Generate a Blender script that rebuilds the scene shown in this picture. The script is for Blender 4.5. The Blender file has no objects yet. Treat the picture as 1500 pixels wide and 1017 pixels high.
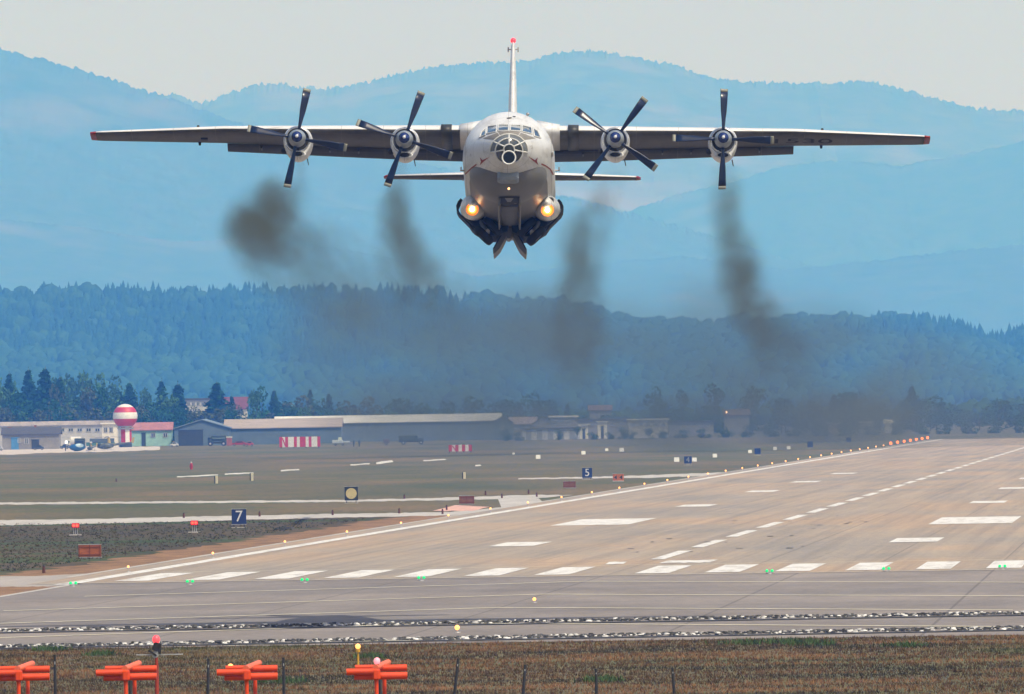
import bpy, math, random
import numpy as np
from mathutils import Vector, Matrix
from mathutils.bvhtree import BVHTree
R = math.radians
random.seed(7); rng = np.random.default_rng(11)
scene = bpy.context.scene
COL = scene.collection

# ------------------------------------------------------------------ camera
F, CX, CY, H = 16200.0, 750.0, 508.5, 9.67         # focal length in photo pixels, centre, eye height
ROLL = math.atan(.0158); PITCH = math.atan(90 * math.cos(ROLL) / F)
def ray(x, y):
    u, v = x - CX, CY - y
    c, s = math.cos(ROLL), math.sin(ROLL)
    a, b = u * c + v * s, -u * s + v * c
    return Vector((a, F * math.cos(PITCH) - b * math.sin(PITCH), F * math.sin(PITCH) + b * math.cos(PITCH)))
def G(x, y, z=0.0):                                  # where a line of sight meets the ground
    r = ray(x, y); return Vector((0, 0, H)) + r * ((z - H) / r.z)
def P(x, y, Y):                                      # point on a line of sight at distance Y
    r = ray(x, y); return Vector((0, 0, H)) + r * (Y / r.y)
cam = bpy.data.cameras.new('camera'); camo = bpy.data.objects.new('camera', cam); COL.objects.link(camo)
cam.sensor_fit = 'HORIZONTAL'; cam.sensor_width = 36; cam.lens = F / 1500 * 36
cam.clip_start = 1; cam.clip_end = 60000
rt = (ray(CX + 1, CY) - ray(CX, CY)); up = (ray(CX, CY - 1) - ray(CX, CY)); bk = -ray(CX, CY).normalized()
M4 = Matrix((rt, up, bk)).transposed().to_4x4(); M4.translation = (0, 0, H)
camo.matrix_world = M4
scene.camera = camo

# ------------------------------------------------------------------ light
SUN_DIR = Vector((10, -11, 22)).normalized()         # towards the sun
w = bpy.data.worlds.new('World'); scene.world = w; w.use_nodes = True
nt = w.node_tree; bg = nt.nodes['Background']
sky = nt.nodes.new('ShaderNodeTexSky'); sky.sky_type = 'NISHITA'; sky.sun_disc = False
sky.sun_elevation = math.asin(SUN_DIR.z); sky.sun_rotation = math.atan2(SUN_DIR.x, SUN_DIR.y)
sky.air_density = 1.0; sky.dust_density = 4.0; sky.ozone_density = 1.0
# milky brightness of the lowest few degrees of a hazy sky
gtc = nt.nodes.new('ShaderNodeTexCoord'); gsp = nt.nodes.new('ShaderNodeSeparateXYZ'); nt.links.new(gtc.outputs['Generated'], gsp.inputs[0])
gmr = nt.nodes.new('ShaderNodeMapRange'); gmr.interpolation_type = 'SMOOTHERSTEP'; gmr.inputs[1].default_value = 0.0; gmr.inputs[2].default_value = 0.22; gmr.inputs[3].default_value = 1; gmr.inputs[4].default_value = 0; nt.links.new(gsp.outputs[2], gmr.inputs[0])
gmx = nt.nodes.new('ShaderNodeMix'); gmx.data_type = 'RGBA'; nt.links.new(gmr.outputs[0], gmx.inputs[0]); nt.links.new(sky.outputs[0], gmx.inputs[6]); gmx.inputs[7].default_value = (4.7, 4.4, 4.2, 1)
nt.links.new(gmx.outputs[2], bg.inputs[0]); bg.inputs[1].default_value = 0.13
sl = bpy.data.lights.new('sun', 'SUN'); sl.energy = 3.6; sl.angle = R(0.6); sl.color = (1.0, .965, .91)
so = bpy.data.objects.new('sun', sl); COL.objects.link(so); so.location = (50, -50, 200)
so.rotation_euler = SUN_DIR.to_track_quat('Z', 'Y').to_euler()
scene.view_settings.view_transform = 'Standard'; scene.view_settings.look = 'None'
scene.view_settings.exposure = -0.02; scene.view_settings.gamma = 1
try:
    scene.cycles.volume_bounces = 2; scene.cycles.volume_step_rate = 1.0; scene.cycles.volume_max_steps = 40
    scene.cycles.max_bounces = 8
except Exception: pass

# ------------------------------------------------------------------ materials
MATS = {}
def mat(name, col, rough=.8, metal=0, var=.12, scale=(1, 1, 1), col2=None, detail=4, bump=0, spec=None, vcol=False, lo=.35, hi=.65):
    if name in MATS: return MATS[name]
    m = bpy.data.materials.new(name); m.use_nodes = True; n = m.node_tree; b = n.nodes['Principled BSDF']
    b.inputs['Roughness'].default_value = rough; b.inputs['Metallic'].default_value = metal
    if spec is not None: b.inputs['Specular IOR Level'].default_value = spec
    tc = n.nodes.new('ShaderNodeTexCoord'); mp = n.nodes.new('ShaderNodeMapping'); mp.inputs['Scale'].default_value = scale
    ns = n.nodes.new('ShaderNodeTexNoise'); ns.inputs['Scale'].default_value = 1; ns.inputs['Detail'].default_value = detail
    ns.inputs['Roughness'].default_value = .65
    n.links.new(tc.outputs['Object'], mp.inputs[0]); n.links.new(mp.outputs[0], ns.inputs['Vector'])
    rp = n.nodes.new('ShaderNodeValToRGB'); rp.color_ramp.elements[0].position = lo; rp.color_ramp.elements[1].position = hi
    c2 = col2 if col2 else tuple(min(1, c * (1 + var)) for c in col)
    c1 = col if col2 else tuple(c * (1 - var) for c in col)
    rp.color_ramp.elements[0].color = (*c1, 1); rp.color_ramp.elements[1].color = (*c2, 1)
    n.links.new(ns.outputs[0], rp.inputs[0]); out = rp.outputs[0]
    if vcol:
        at = n.nodes.new('ShaderNodeAttribute'); at.attribute_name = 'tone'
        mx = n.nodes.new('ShaderNodeMix'); mx.data_type = 'RGBA'; mx.blend_type = 'MULTIPLY'; mx.inputs[0].default_value = 1
        n.links.new(out, mx.inputs[6]); n.links.new(at.outputs['Color'], mx.inputs[7]); out = mx.outputs[2]
    n.links.new(out, b.inputs['Base Color'])
    if bump:
        bp = n.nodes.new('ShaderNodeBump'); bp.inputs['Distance'].default_value = bump; bp.inputs['Strength'].default_value = 1
        n.links.new(ns.outputs[0], bp.inputs['Height']); n.links.new(bp.outputs[0], b.inputs['Normal'])
    MATS[name] = m; return m
def emit(name, col, strength):
    if name in MATS: return MATS[name]
    m = bpy.data.materials.new(name); m.use_nodes = True; b = m.node_tree.nodes['Principled BSDF']
    b.inputs['Base Color'].default_value = (*col, 1); b.inputs['Emission Color'].default_value = (*col, 1)
    b.inputs['Emission Strength'].default_value = strength; b.inputs['Roughness'].default_value = .3
    MATS[name] = m; return m

# ------------------------------------------------------------------ mesh helpers
class MB:
    def __init__(s): s.v = []; s.f = []
    def add(s, vs, fs):
        o = len(s.v); s.v += [tuple(v) for v in vs]; s.f += [tuple(i + o for i in f) for f in fs]; return s
    def box(s, c, d, rot=None, bev=0):
        x, y, z = d[0] / 2, d[1] / 2, d[2] / 2
        if bev:
            pts = []
            for zz in (-z, z): pass
            b = bev; ring = [(-x + b, -y), (x - b, -y), (x, -y + b), (x, y - b), (x - b, y), (-x + b, y), (-x, y - b), (-x, -y + b)]
            k = lambda sc, zz: [(px * sc[0], py * sc[1], zz) for px, py in ring]
            sx, sy = (x - b) / x, (y - b) / y
            rings = [k((sx, sy), -z), k((1, 1), -z + b), k((1, 1), z - b), k((sx, sy), z)]
            vs = [Vector(p) for r in rings for p in r]
            fs = [(i * 8 + j, i * 8 + (j + 1) % 8, i * 8 + 8 + (j + 1) % 8, i * 8 + 8 + j) for i in range(3) for j in range(8)]
            fs += [tuple(range(7, -1, -1)), tuple(range(24, 32))]
        else:
            vs = [Vector((a, b_, c_)) for a in (-x, x) for b_ in (-y, y) for c_ in (-z, z)]
            fs = [(0, 1, 3, 2), (4, 6, 7, 5), (0, 4, 5, 1), (2, 3, 7, 6), (0, 2, 6, 4), (1, 5, 7, 3)]
        if rot is not None: vs = [rot @ v for v in vs]
        return s.add([v + Vector(c) for v in vs], fs)
    def cyl(s, a, b, r0, r1=None, n=12, cap=True):
        a, b = Vector(a), Vector(b); r1 = r0 if r1 is None else r1
        d = (b - a).normalized(); t = Vector((0, 0, 1)) if abs(d.z) < .9 else Vector((1, 0, 0))
        u = d.cross(t).normalized(); v = d.cross(u)
        vs = []
        for p, r in ((a, r0), (b, r1)):
            for i in range(n):
                q = 2 * math.pi * i / n; vs.append(p + u * (r * math.cos(q)) + v * (r * math.sin(q)))
        fs = [(i, (i + 1) % n, n + (i + 1) % n, n + i) for i in range(n)]
        if cap: fs += [tuple(range(n - 1, -1, -1)), tuple(range(n, 2 * n))]
        return s.add(vs, fs)
    def loft(s, rings, cap=True, closed=True):
        n = len(rings[0]); vs = [p for r in rings for p in r]
        m = n if closed else n - 1
        fs = [(i * n + j, i * n + (j + 1) % n, (i + 1) * n + (j + 1) % n, (i + 1) * n + j) for i in range(len(rings) - 1) for j in range(m)]
        if cap: fs += [tuple(range(n - 1, -1, -1)), tuple(range((len(rings) - 1) * n, len(rings) * n))]
        return s.add(vs, fs)
    def ball(s, c, r, n=16, m=10, a0=-90, a1=90):
        c = Vector(c); r = Vector((r, r, r)) if isinstance(r, (int, float)) else Vector(r); rings = []
        for i in range(m + 1):
            t = R(a0 + (a1 - a0) * i / m); k = max(math.cos(t), 1e-3)
            rings.append([c + Vector((r.x * k * math.cos(2 * math.pi * j / n), r.y * k * math.sin(2 * math.pi * j / n), r.z * math.sin(t))) for j in range(n)])
        return s.loft(rings)
    def torus(s, c, ax, Rr, r, n=32, m=8, a0=0, a1=360):
        c, ax = Vector(c), Vector(ax).normalized(); t = Vector((0, 0, 1)) if abs(ax.z) < .9 else Vector((1, 0, 0))
        u = ax.cross(t).normalized(); v = ax.cross(u); full = abs(a1 - a0) >= 360; rings = []
        for i in range(n + 1):
            q = R(a0 + (a1 - a0) * i / n); d = u * math.cos(q) + v * math.sin(q)
            rings.append([c + d * (Rr + r * math.cos(2 * math.pi * j / m)) + ax * (r * math.sin(2 * math.pi * j / m)) for j in range(m)])
        return s.loft(rings, cap=not full)
    def tube(s, pts, r, n=6):
        for a, b in zip(pts[:-1], pts[1:]): s.cyl(a, b, r, r, n)
        return s
    def prism(s, poly, z0, z1):
        n = len(poly); vs = [(p[0], p[1], z0) for p in poly] + [(p[0], p[1], z1) for p in poly]
        return s.add(vs, [tuple(range(n - 1, -1, -1)), tuple(range(n, 2 * n))] + [(i, (i + 1) % n, n + (i + 1) % n, n + i) for i in range(n)])
    def build(s, name, m, parent=None, smooth=False, loc=(0, 0, 0)):
        me = bpy.data.meshes.new(name); me.from_pydata(s.v, [], s.f); me.validate(); me.update()
        me.materials.append(m)
        if smooth: me.shade_smooth()
        if smooth == 'auto':
            try: me.set_sharp_from_angle(angle=R(35))
            except Exception: pass
        o = bpy.data.objects.new(name, me); COL.objects.link(o); o.location = loc
        if parent is not None: o.parent = parent
        return o
def np_mesh(name, V, T, m, tone=None, smooth=False, parent=None, loc=(0, 0, 0)):
    """many triangles or quads at once; tone = colour factor per vertex"""
    me = bpy.data.meshes.new(name); k = T.shape[1]
    me.vertices.add(len(V)); me.vertices.foreach_set('co', V.astype(np.float32).ravel())
    me.loops.add(T.size); me.loops.foreach_set('vertex_index', T.astype(np.int32).ravel())
    me.polygons.add(len(T)); me.polygons.foreach_set('loop_start', np.arange(0, T.size, k, dtype=np.int32))
    me.polygons.foreach_set('loop_total', np.full(len(T), k, dtype=np.int32))
    me.update(calc_edges=True)
    if tone is not None:
        at = me.color_attributes.new('tone', 'FLOAT_COLOR', 'POINT')
        c = np.ones((len(V), 4), dtype=np.float32); c[:, :3] = tone if tone.ndim == 2 else tone[:, None]
        at.data.foreach_set('color', c.ravel())
    me.materials.append(m)
    if smooth: me.shade_smooth()
    o = bpy.data.objects.new(name, me); COL.objects.link(o); o.parent = parent; o.location = loc
    return o
def thing(name, label, cat, loc=(0, 0, 0), rz=0, group=None):
    o = bpy.data.objects.new(name, None); COL.objects.link(o); o.location = loc; o.rotation_euler = (0, 0, rz)
    o.empty_display_size = .5; return tag(o, label, cat, group)
def tag(o, label, cat, group=None):
    o['label'] = label; o['category'] = cat
    if group: o['group'] = group
    return o
def struct(o): o['kind'] = 'structure'; return o
def copy_tree(o, parent=None):
    c = o.copy(); COL.objects.link(c); c.parent = parent
    for ch in [x for x in COL.objects if x.parent == o]: copy_tree(ch, c)
    return c
def twin(root, loc, label, rz=None):
    c = copy_tree(root); c.location = loc; c['label'] = label
    if rz is not None: c.rotation_euler = (0, 0, rz)
    return c
ORD = ['first', 'second', 'third', 'fourth', 'fifth', 'sixth', 'seventh', 'eighth', 'ninth', 'tenth', 'eleventh', 'twelfth', 'thirteenth',
       'fourteenth', 'fifteenth', 'sixteenth', 'seventeenth', 'eighteenth', 'nineteenth', 'twentieth']
def nth(i): return ORD[i] if i < 20 else (['twenty', 'thirty', 'forty', 'fifty', 'sixty'][(i + 1) // 10 - 2] + '-' + ORD[(i + 1) % 10 - 1] if (i + 1) % 10 else ['twentieth', 'thirtieth', 'fortieth', 'fiftieth'][(i + 1) // 10 - 2])

# ------------------------------------------------------------------ ground
def noise_node(n, tc, scale, detail=5, rough=.6, coord='Object', off=(0, 0, 0)):
    mp = n.nodes.new('ShaderNodeMapping'); mp.inputs['Scale'].default_value = scale; mp.inputs['Location'].default_value = off
    ns = n.nodes.new('ShaderNodeTexNoise'); ns.inputs['Scale'].default_value = 1; ns.inputs['Detail'].default_value = detail; ns.inputs['Roughness'].default_value = rough
    n.links.new(tc.outputs[coord], mp.inputs[0]); n.links.new(mp.outputs[0], ns.inputs['Vector']); return ns.outputs[0]
def ramp(n, src, stops):
    rp = n.nodes.new('ShaderNodeValToRGB'); e = rp.color_ramp.elements
    while len(e) < len(stops): e.new(.5)
    for i, (p, c) in enumerate(stops):
        e[i].position = p; e[i].color = (*c, 1) if len(c) == 3 else c
    n.links.new(src, rp.inputs[0]); return rp.outputs[0]
def mixc(n, fac, a, b, mode='MIX'):
    mx = n.nodes.new('ShaderNodeMix'); mx.data_type = 'RGBA'; mx.blend_type = mode
    for sock, val in ((0, fac), (6, a), (7, b)):
        if isinstance(val, (int, float)): mx.inputs[sock].default_value = val
        elif isinstance(val, tuple): mx.inputs[sock].default_value = (*val, 1)
        else: n.links.new(val, mx.inputs[sock])
    return mx.outputs[2]
def base_mat(name, rough=.9):
    m = bpy.data.materials.new(name); m.use_nodes = True; n = m.node_tree; b = n.nodes['Principled BSDF']
    b.inputs['Roughness'].default_value = rough; b.inputs['Specular IOR Level'].default_value = .2
    tc = n.nodes.new('ShaderNodeTexCoord'); MATS[name] = m; return m, n, b, tc

m, n, b, tc = base_mat('field grass')
big = noise_node(n, tc, (.035, .006, 1), 4, .6)
band = noise_node(n, tc, (.008, .022, 1), 3, .5, off=(3, 9, 0))
fine = noise_node(n, tc, (1.3, .28, 1), 6, .7)
c = ramp(n, big, [(.3, (.08, .088, .042)), (.5, (.128, .112, .058)), (.68, (.18, .132, .07))])
g = ramp(n, band, [(.5, (0, 0, 0)), (.66, (.6, .6, .6))])
c = mixc(n, g, c, (.075, .115, .045))
f = ramp(n, fine, [(.3, (.62, .62, .62)), (.7, (1.35, 1.3, 1.25))])
c = mixc(n, 1.0, c, f, 'MULTIPLY'); n.links.new(c, b.inputs['Base Color'])
GR = m
o = MB().add([(-2500, -60, 0), (2500, -60, 0), (2500, 12500, 0), (-2500, 12500, 0)], [(0, 1, 2, 3)]).build('ground', GR); struct(o)

# runway frame: origin at the middle of the threshold, local y along the runway
YAW = math.atan2(ray(1732, 583).x, ray(1732, 583).y)
RO = G(884, 842)
def rw_obj(o): o.location = (RO.x, RO.y, 0); o.rotation_euler = (0, 0, -YAW); return o
RWM = Matrix.Translation((RO.x, RO.y, 0)) @ Matrix.Rotation(-YAW, 4, 'Z'); RWI = RWM.inverted()
def RWp(x, y): return RWI @ G(x, y)

m, n, b, tc = base_mat('runway concrete', .85)
st = noise_node(n, tc, (.30, .006, 1), 5, .65); pt = noise_node(n, tc, (.05, .012, 1), 5, .6, off=(5, 2, 0)); fi = noise_node(n, tc, (2, .35, 1), 6, .7)
c = ramp(n, st, [(.3, (.30, .262, .225)), (.5, (.37, .308, .25)), (.7, (.415, .342, .272))])
p2 = ramp(n, pt, [(.36, (.84, .88, .92)), (.5, (1.0, .98, .94)), (.62, (1.14, 1.0, .86))]); c = mixc(n, 1, c, p2, 'MULTIPLY')
f2 = ramp(n, fi, [(.3, (.86, .86, .86)), (.7, (1.1, 1.1, 1.1))]); c = mixc(n, 1, c, f2, 'MULTIPLY')
# rubber streaks near the touchdown zone
sx = n.nodes.new('ShaderNodeSeparateXYZ'); n.links.new(tc.outputs['Object'], sx.inputs[0])
wv = noise_node(n, tc, (.9, .004, 1), 4, .7, off=(1, 7, 0)); rub = ramp(n, wv, [(.45, (0, 0, 0)), (.64, (.34, .34, .34))])
c = mixc(n, rub, c, (.17, .15, .135))
# joints between paving lanes every 7.5 m and slabs every 30 m
def joint(axis, per, wd, c, colr):
    mo = n.nodes.new('ShaderNodeMath'); mo.operation = 'PINGPONG'; mo.inputs[1].default_value = per / 2; n.links.new(sx.outputs[axis], mo.inputs[0])
    lt = n.nodes.new('ShaderNodeMath'); lt.operation = 'LESS_THAN'; lt.inputs[1].default_value = wd; n.links.new(mo.outputs[0], lt.inputs[0])
    ml = n.nodes.new('ShaderNodeMath'); ml.operation = 'MULTIPLY'; ml.inputs[1].default_value = .55; n.links.new(lt.outputs[0], ml.inputs[0])
    return mixc(n, ml.outputs[0], c, colr)
c = joint(0, 7.5, .05, c, (.14, .12, .1)); c = joint(1, 60, .5, c, (.24, .2, .165))
n.links.new(c, b.inputs['Base Color'])
CONC = m
m, n, b, tc = base_mat('old asphalt', .85)
st = noise_node(n, tc, (.12, .03, 1), 5, .65); fi = noise_node(n, tc, (2, .5, 1), 6, .7); pb = noise_node(n, tc, (.02, .06, 1), 3, .5, off=(8, 1, 0))
c = ramp(n, st, [(.3, (.195, .172, .158)), (.55, (.25, .222, .202)), (.75, (.295, .258, .232))])
f2 = ramp(n, fi, [(.3, (.85, .85, .85)), (.7, (1.12, 1.12, 1.12))]); c = mixc(n, 1, c, f2, 'MULTIPLY')
p2 = ramp(n, pb, [(.4, (.9, .9, .92)), (.6, (1.08, 1.05, 1.03))]); c = mixc(n, 1, c, p2, 'MULTIPLY')
sx = n.nodes.new('ShaderNodeSeparateXYZ'); n.links.new(tc.outputs['Object'], sx.inputs[0])
c = joint(0, 11.25, .07, c, (.1, .09, .085))
n.links.new(c, b.inputs['Base Color']); ASPH = m

WHITE = mat('white paint', (.44, .40, .36), .75, scale=(1.1, .12, 1), col2=(.70, .675, .64), detail=6, lo=.3, hi=.52); CREAM = mat('faded yellow paint', (.72, .66, .5), .8, var=.15, scale=(.5, .5, 1))
PALE = mat('pale concrete', (.44, .41, .38), .9, var=.12, scale=(.3, .03, 1))
def sheet(name, polys, z, m, local=True, kind='structure'):
    b_ = MB()
    for p in polys: b_.add([(q[0], q[1], z) for q in p], [tuple(range(len(p)))])
    o = b_.build(name, m)
    if local: rw_obj(o)
    o['kind'] = kind; return o
def rect(x0, x1, y0, y1): return [(x0, y0), (x1, y0), (x1, y1), (x0, y1)]
def ragged(pa, pb, wob, step=6):                     # a strip between two polylines with an uneven outer edge
    return None
sheet('runway', [rect(-33.4, 33.4, 0, 2330)], .02, CONC)
sheet('runway_blast_pad', [rect(-30.2, 34, -178, 0)], .02, ASPH)
sheet('shoulder_edge', [rect(-33.9, -33.4, 26, 2330), rect(-30.7, -30.2, -178, -2)], .03, PALE)
# verge of dry brown grass along the pavement
DRY = mat('dry grass', (.16, .085, .035), .95, scale=(.5, .12, 1), col2=(.3, .165, .075), detail=6)
def wob_strip(x_in, x_out, y0, y1, amp, step=5):
    inn, out = [], []; y = y0
    while y <= y1:
        inn.append((x_in, y)); out.append((x_out + random.uniform(-amp, amp), y)); y += step
    return [[inn[i], inn[i + 1], out[i + 1], out[i]] for i in range(len(inn) - 1)]
sheet('dry_verge', wob_strip(-33.9, -38.6, 14, 420, 1.1, 4), .012, DRY)
sheet('dry_verge', wob_strip(-30.7, -44, -178, 0, 2), .012, DRY)
# darker, greener meadow between the runway and the first track
m, n, b, tc = base_mat('near meadow')
big = noise_node(n, tc, (.05, .015, 1), 4, .6); band = noise_node(n, tc, (.012, .05, 1), 3, .55, off=(3, 9, 0)); fine = noise_node(n, tc, (1.2, .3, 1), 6, .7)
c = ramp(n, big, [(.34, (.05, .046, .026)), (.5, (.085, .066, .038)), (.66, (.135, .092, .052))]); g = ramp(n, band, [(.5, (0, 0, 0)), (.62, (.8, .8, .8))]); c = mixc(n, g, c, (.042, .078, .018))
c = mixc(n, 1.0, c, ramp(n, fine, [(.3, (.6, .6, .6)), (.7, (1.4, 1.35, 1.3))]), 'MULTIPLY'); n.links.new(c, b.inputs['Base Color']); NEARM = m
# taxiways and tracks off to the left
def pxpoly(pts, wob=.45):
    out = []
    for (x0, y0), (x1, y1) in zip(pts, pts[1:] + pts[:1]):
        k = max(1, int(abs(x1 - x0) / 7))
        for i in range(k): out.append((x0 + (x1 - x0) * i / k, y0 + (y1 - y0) * i / k + (random.uniform(-wob, wob) if i else 0)))
    return [tuple((RWI @ G(*p))[:2]) for p in out]
sheet('meadow', [pxpoly([(-60, 838), (100, 833), (230, 812), (420, 783), (600, 762), (690, 748), (500, 751), (335, 754), (120, 759), (-60, 761)])], .008, NEARM)
TAX = mat('taxiway concrete', (.36, .32, .285), .9, scale=(.2, .02, 1), var=.12)
sheet('taxiway', [pxpoly([(-60, 858), (92, 857), (118, 853), (222, 829), (150, 837), (60, 841.5), (-60, 843.5)])], .014, TAX)
sheet('track', [pxpoly([(-60, 768.5), (120, 765.5), (335, 760), (500, 756), (660, 753), (800, 737), (790, 728), (730, 728), (735, 741), (660, 748), (500, 750.5), (335, 753.5), (120, 758.5), (-60, 760.5)])], .014, PALE)
sheet('track', [pxpoly([(-60, 737.5), (200, 735.5), (500, 733.2), (640, 730.8), (780, 728.5), (840, 723), (780, 722.8), (640, 727.3), (500, 730.2), (200, 732.6), (-60, 734.3)])], .016, PALE)
sheet('track', [pxpoly([(760, 700.2), (900, 698.2), (960, 697.6), (1030, 695), (1060, 690), (1020, 691.2), (900, 695.6), (760, 698.4)])], .016, PALE)
PINK = mat('salmon paint', (.62, .36, .29), .85, var=.15, scale=(.3, .1, 1))
sheet('painted_pad', [pxpoly([(634, 746.5), (692, 746.5), (718, 740.5), (668, 738)])], .024, PINK)
sheet('apron', [pxpoly([(-80, 664.5), (20, 664), (60, 661.5), (175, 659), (235, 656.5), (235, 652), (-80, 652.5)])], .014, mat('apron concrete', (.5, .44, .4), .9, scale=(.1, .01, 1), var=.1))
for q in [[(260, 697), (320, 694.2), (320, 693), (260, 695.5)], [(330, 693.4), (372, 691.6), (372, 690), (330, 691.6)], [(412, 688.4), (440, 686.4), (438, 684.8), (412, 686.6)],
          [(514, 679.6), (542, 678), (542, 676.4), (514, 678)], [(552, 677.8), (577, 674.6), (575, 672), (552, 675.2)], [(621, 673.4), (655, 671.4), (652, 670), (621, 671.8)], [(697, 681), (706, 680), (704, 678.4), (697, 679)]]:
    sheet('concrete_patch', [pxpoly(q)], .018, mat('worn white concrete', (.55, .53, .5), .9, scale=(.3, .1, 1), var=.2))

# painted markings
keys = []
for k in range(7):
    for sgn in (-1, 1):
        x0 = 1.45 + 4.1 * k if sgn > 0 else -4.4 - 4.1 * k
        keys.append([(x0, 7), (x0 + 2.05, 7), (x0 + 2.05, 37), (x0, 37)])
sheet('threshold_marking', [[p for p in k] for k in keys], .04, WHITE)
sheet('centreline_marking', [rect(-.45, .45, 66 + 58 * k, 106 + 58 * k) for k in range(38)], .04, WHITE)
sheet('edge_marking', [rect(-31.5, -30.4, -4, 2325), rect(30.4, 31.5, -4, 2325)], .04, WHITE)
tz = []
for y0 in (145, 435, 605, 750, 908):
    tz += [rect(-15.8, -12.5, y0, y0 + 23), rect(12.9, 16.3, y0 - 10 if y0 < 700 else y0, y0 + 13 if y0 < 700 else y0 + 23)]
tz += [rect(-19, -12.5, 279, 328), rect(13.1, 19.8, 246, 298)]
sheet('touchdown_marking', tz, .04, WHITE)
sheet('designation_marking', [pxpoly([(887, 825.3), (914, 824.6), (919, 821.2), (893, 821.8)]), pxpoly([(966, 823.4), (1040, 822.4), (1053, 818.3), (978, 820)])], .04, WHITE)
sheet('threshold_bar_marking', [rect(-33, 33, .4, 1.5)], .04, PALE)
sheet('yellow_line_marking', [rect(-30, 30, 41.3, 41.7)], .042, CREAM)
ch = []
for a in (-19, -60, -97, -134.5, -171):
    wd = 1.0; xe = 25.5 if a > -140 else 26
    for sgn in (-1, 1): ch.append([(0, a), (0, a - wd), (sgn * xe, a - xe * 1.02 - wd), (sgn * xe, a - xe * 1.02)][::sgn])
ch = [c_ for c_ in ch if min(p[1] for p in c_) > -178] + [[(0, -171), (0, -172), (s_ * 7, -177.9), (s_ * 6.4, -177.9)][::s_] for s_ in (-1, 1)]
sheet('chevron_marking', ch, .04, CREAM)
tar = []
for k in range(26):
    x = random.uniform(-5, 8); y = random.uniform(95, 330); tar.append(rect(x, x + random.uniform(.15, .5), y, y + random.uniform(1.0, 3)))
sheet('tar_patch', tar, .046, mat('tar', (.06, .055, .05), .6))

# ------------------------------------------------------------------ grass in the foreground (real blades)
def blades(name, xs, ys, hmin, hmax, wd, m, per=3):
    N = len(xs) * per; X = np.repeat(xs, per) + rng.normal(0, .07, N); Y = np.repeat(ys, per) + rng.normal(0, .1, N)
    h = rng.uniform(hmin, hmax, N); lean = rng.normal(0, .45, (N, 2)) * h[:, None]; a = rng.uniform(0, math.pi, N); ww = wd * rng.uniform(.6, 1.4, N)
    V = np.zeros((N, 3, 3)); V[:, 0] = np.c_[X - ww * np.cos(a), Y - ww * np.sin(a), np.zeros(N)]; V[:, 1] = np.c_[X + ww * np.cos(a), Y + ww * np.sin(a), np.zeros(N)]
    V[:, 2] = np.c_[X + lean[:, 0], Y + lean[:, 1], h]
    t = rng.uniform(.82, 1.2, N) if name != 'meadow_grass' else rng.uniform(.85, 1.15, N)
    o = np_mesh(name, V.reshape(-1, 3), np.arange(N * 3).reshape(-1, 3), m, np.repeat(t, 3)); o['kind'] = 'stuff'; return o
m, n, b, tc = base_mat('tuft grass')
pa = noise_node(n, tc, (.06, .09, 1), 5, .7); pg = noise_node(n, tc, (.05, .02, 1), 3, .6, off=(4, 4, 0))
c = ramp(n, pa, [(.40, (.052, .048, .032)), (.5, (.125, .076, .04)), (.6, (.28, .145, .072))])
g = ramp(n, pg, [(.6, (0, 0, 0)), (.72, (.8, .8, .8))]); c = mixc(n, g, c, (.07, .11, .04))
at = n.nodes.new('ShaderNodeAttribute'); at.attribute_name = 'tone'; c = mixc(n, 1, c, at.outputs['Color'], 'MULTIPLY'); n.links.new(c, b.inputs['Base Color']); TUFT = m
N = 62000
xs = rng.uniform(-28, 28, N); ys = rng.uniform(330, 462, N)
lim = ys < np.array([(RWM @ Vector((0, -178.6, 0))).y] * N) - xs * math.tan(YAW) * 1.0
blades('foreground_grass', xs[lim], ys[lim], .03, .15, .018, TUFT, 4)
gm = mat('weed green', (.05, .095, .025), .9, var=.3, scale=(2, 2, 2), vcol=True)
wx, wy = [], []
for (px, py, s_) in [(78, 951, .5), (410, 998, .6), (1090, 941, .7), (1155, 940, .6), (1190, 943, .5), (880, 996, .4), (1330, 945, .4), (150, 958, .3), (545, 962, .3)]:
    q = G(px, py)
    for _ in range(90): wx.append(q.x + random.gauss(0, s_)); wy.append(q.y + random.gauss(0, s_ * 2))
blades('weed_patch', np.array(wx), np.array(wy), .1, .3, .03, gm, 3)
m2, n2, b2, tc2 = base_mat('meadow grass')
pa = noise_node(n2, tc2, (.03, .012, 1), 4, .6); bd = noise_node(n2, tc2, (.01, .02, 1), 3, .5, off=(2, 5, 0))
c = ramp(n2, pa, [(.35, (.052, .048, .028)), (.5, (.082, .066, .04)), (.66, (.125, .086, .052))])
g = ramp(n2, bd, [(.46, (0, 0, 0)), (.6, (.75, .75, .75))]); c = mixc(n2, g, c, (.035, .062, .02))
at = n2.nodes.new('ShaderNodeAttribute'); at.attribute_name = 'tone'; c = mixc(n2, 1, c, at.outputs['Color'], 'MULTIPLY'); n2.links.new(c, b2.inputs['Base Color'])
N = 60000
u = rng.uniform(0, 1, N); v = rng.uniform(0, 1, N); yl = 20 + 1100 * v ** 1.5; xl = -40 - u * (20 + .09 * (yl + 300))
q = np.array([(RWM @ Vector((a, b_, 0)))[:2] for a, b_ in zip(xl, yl)])
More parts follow.
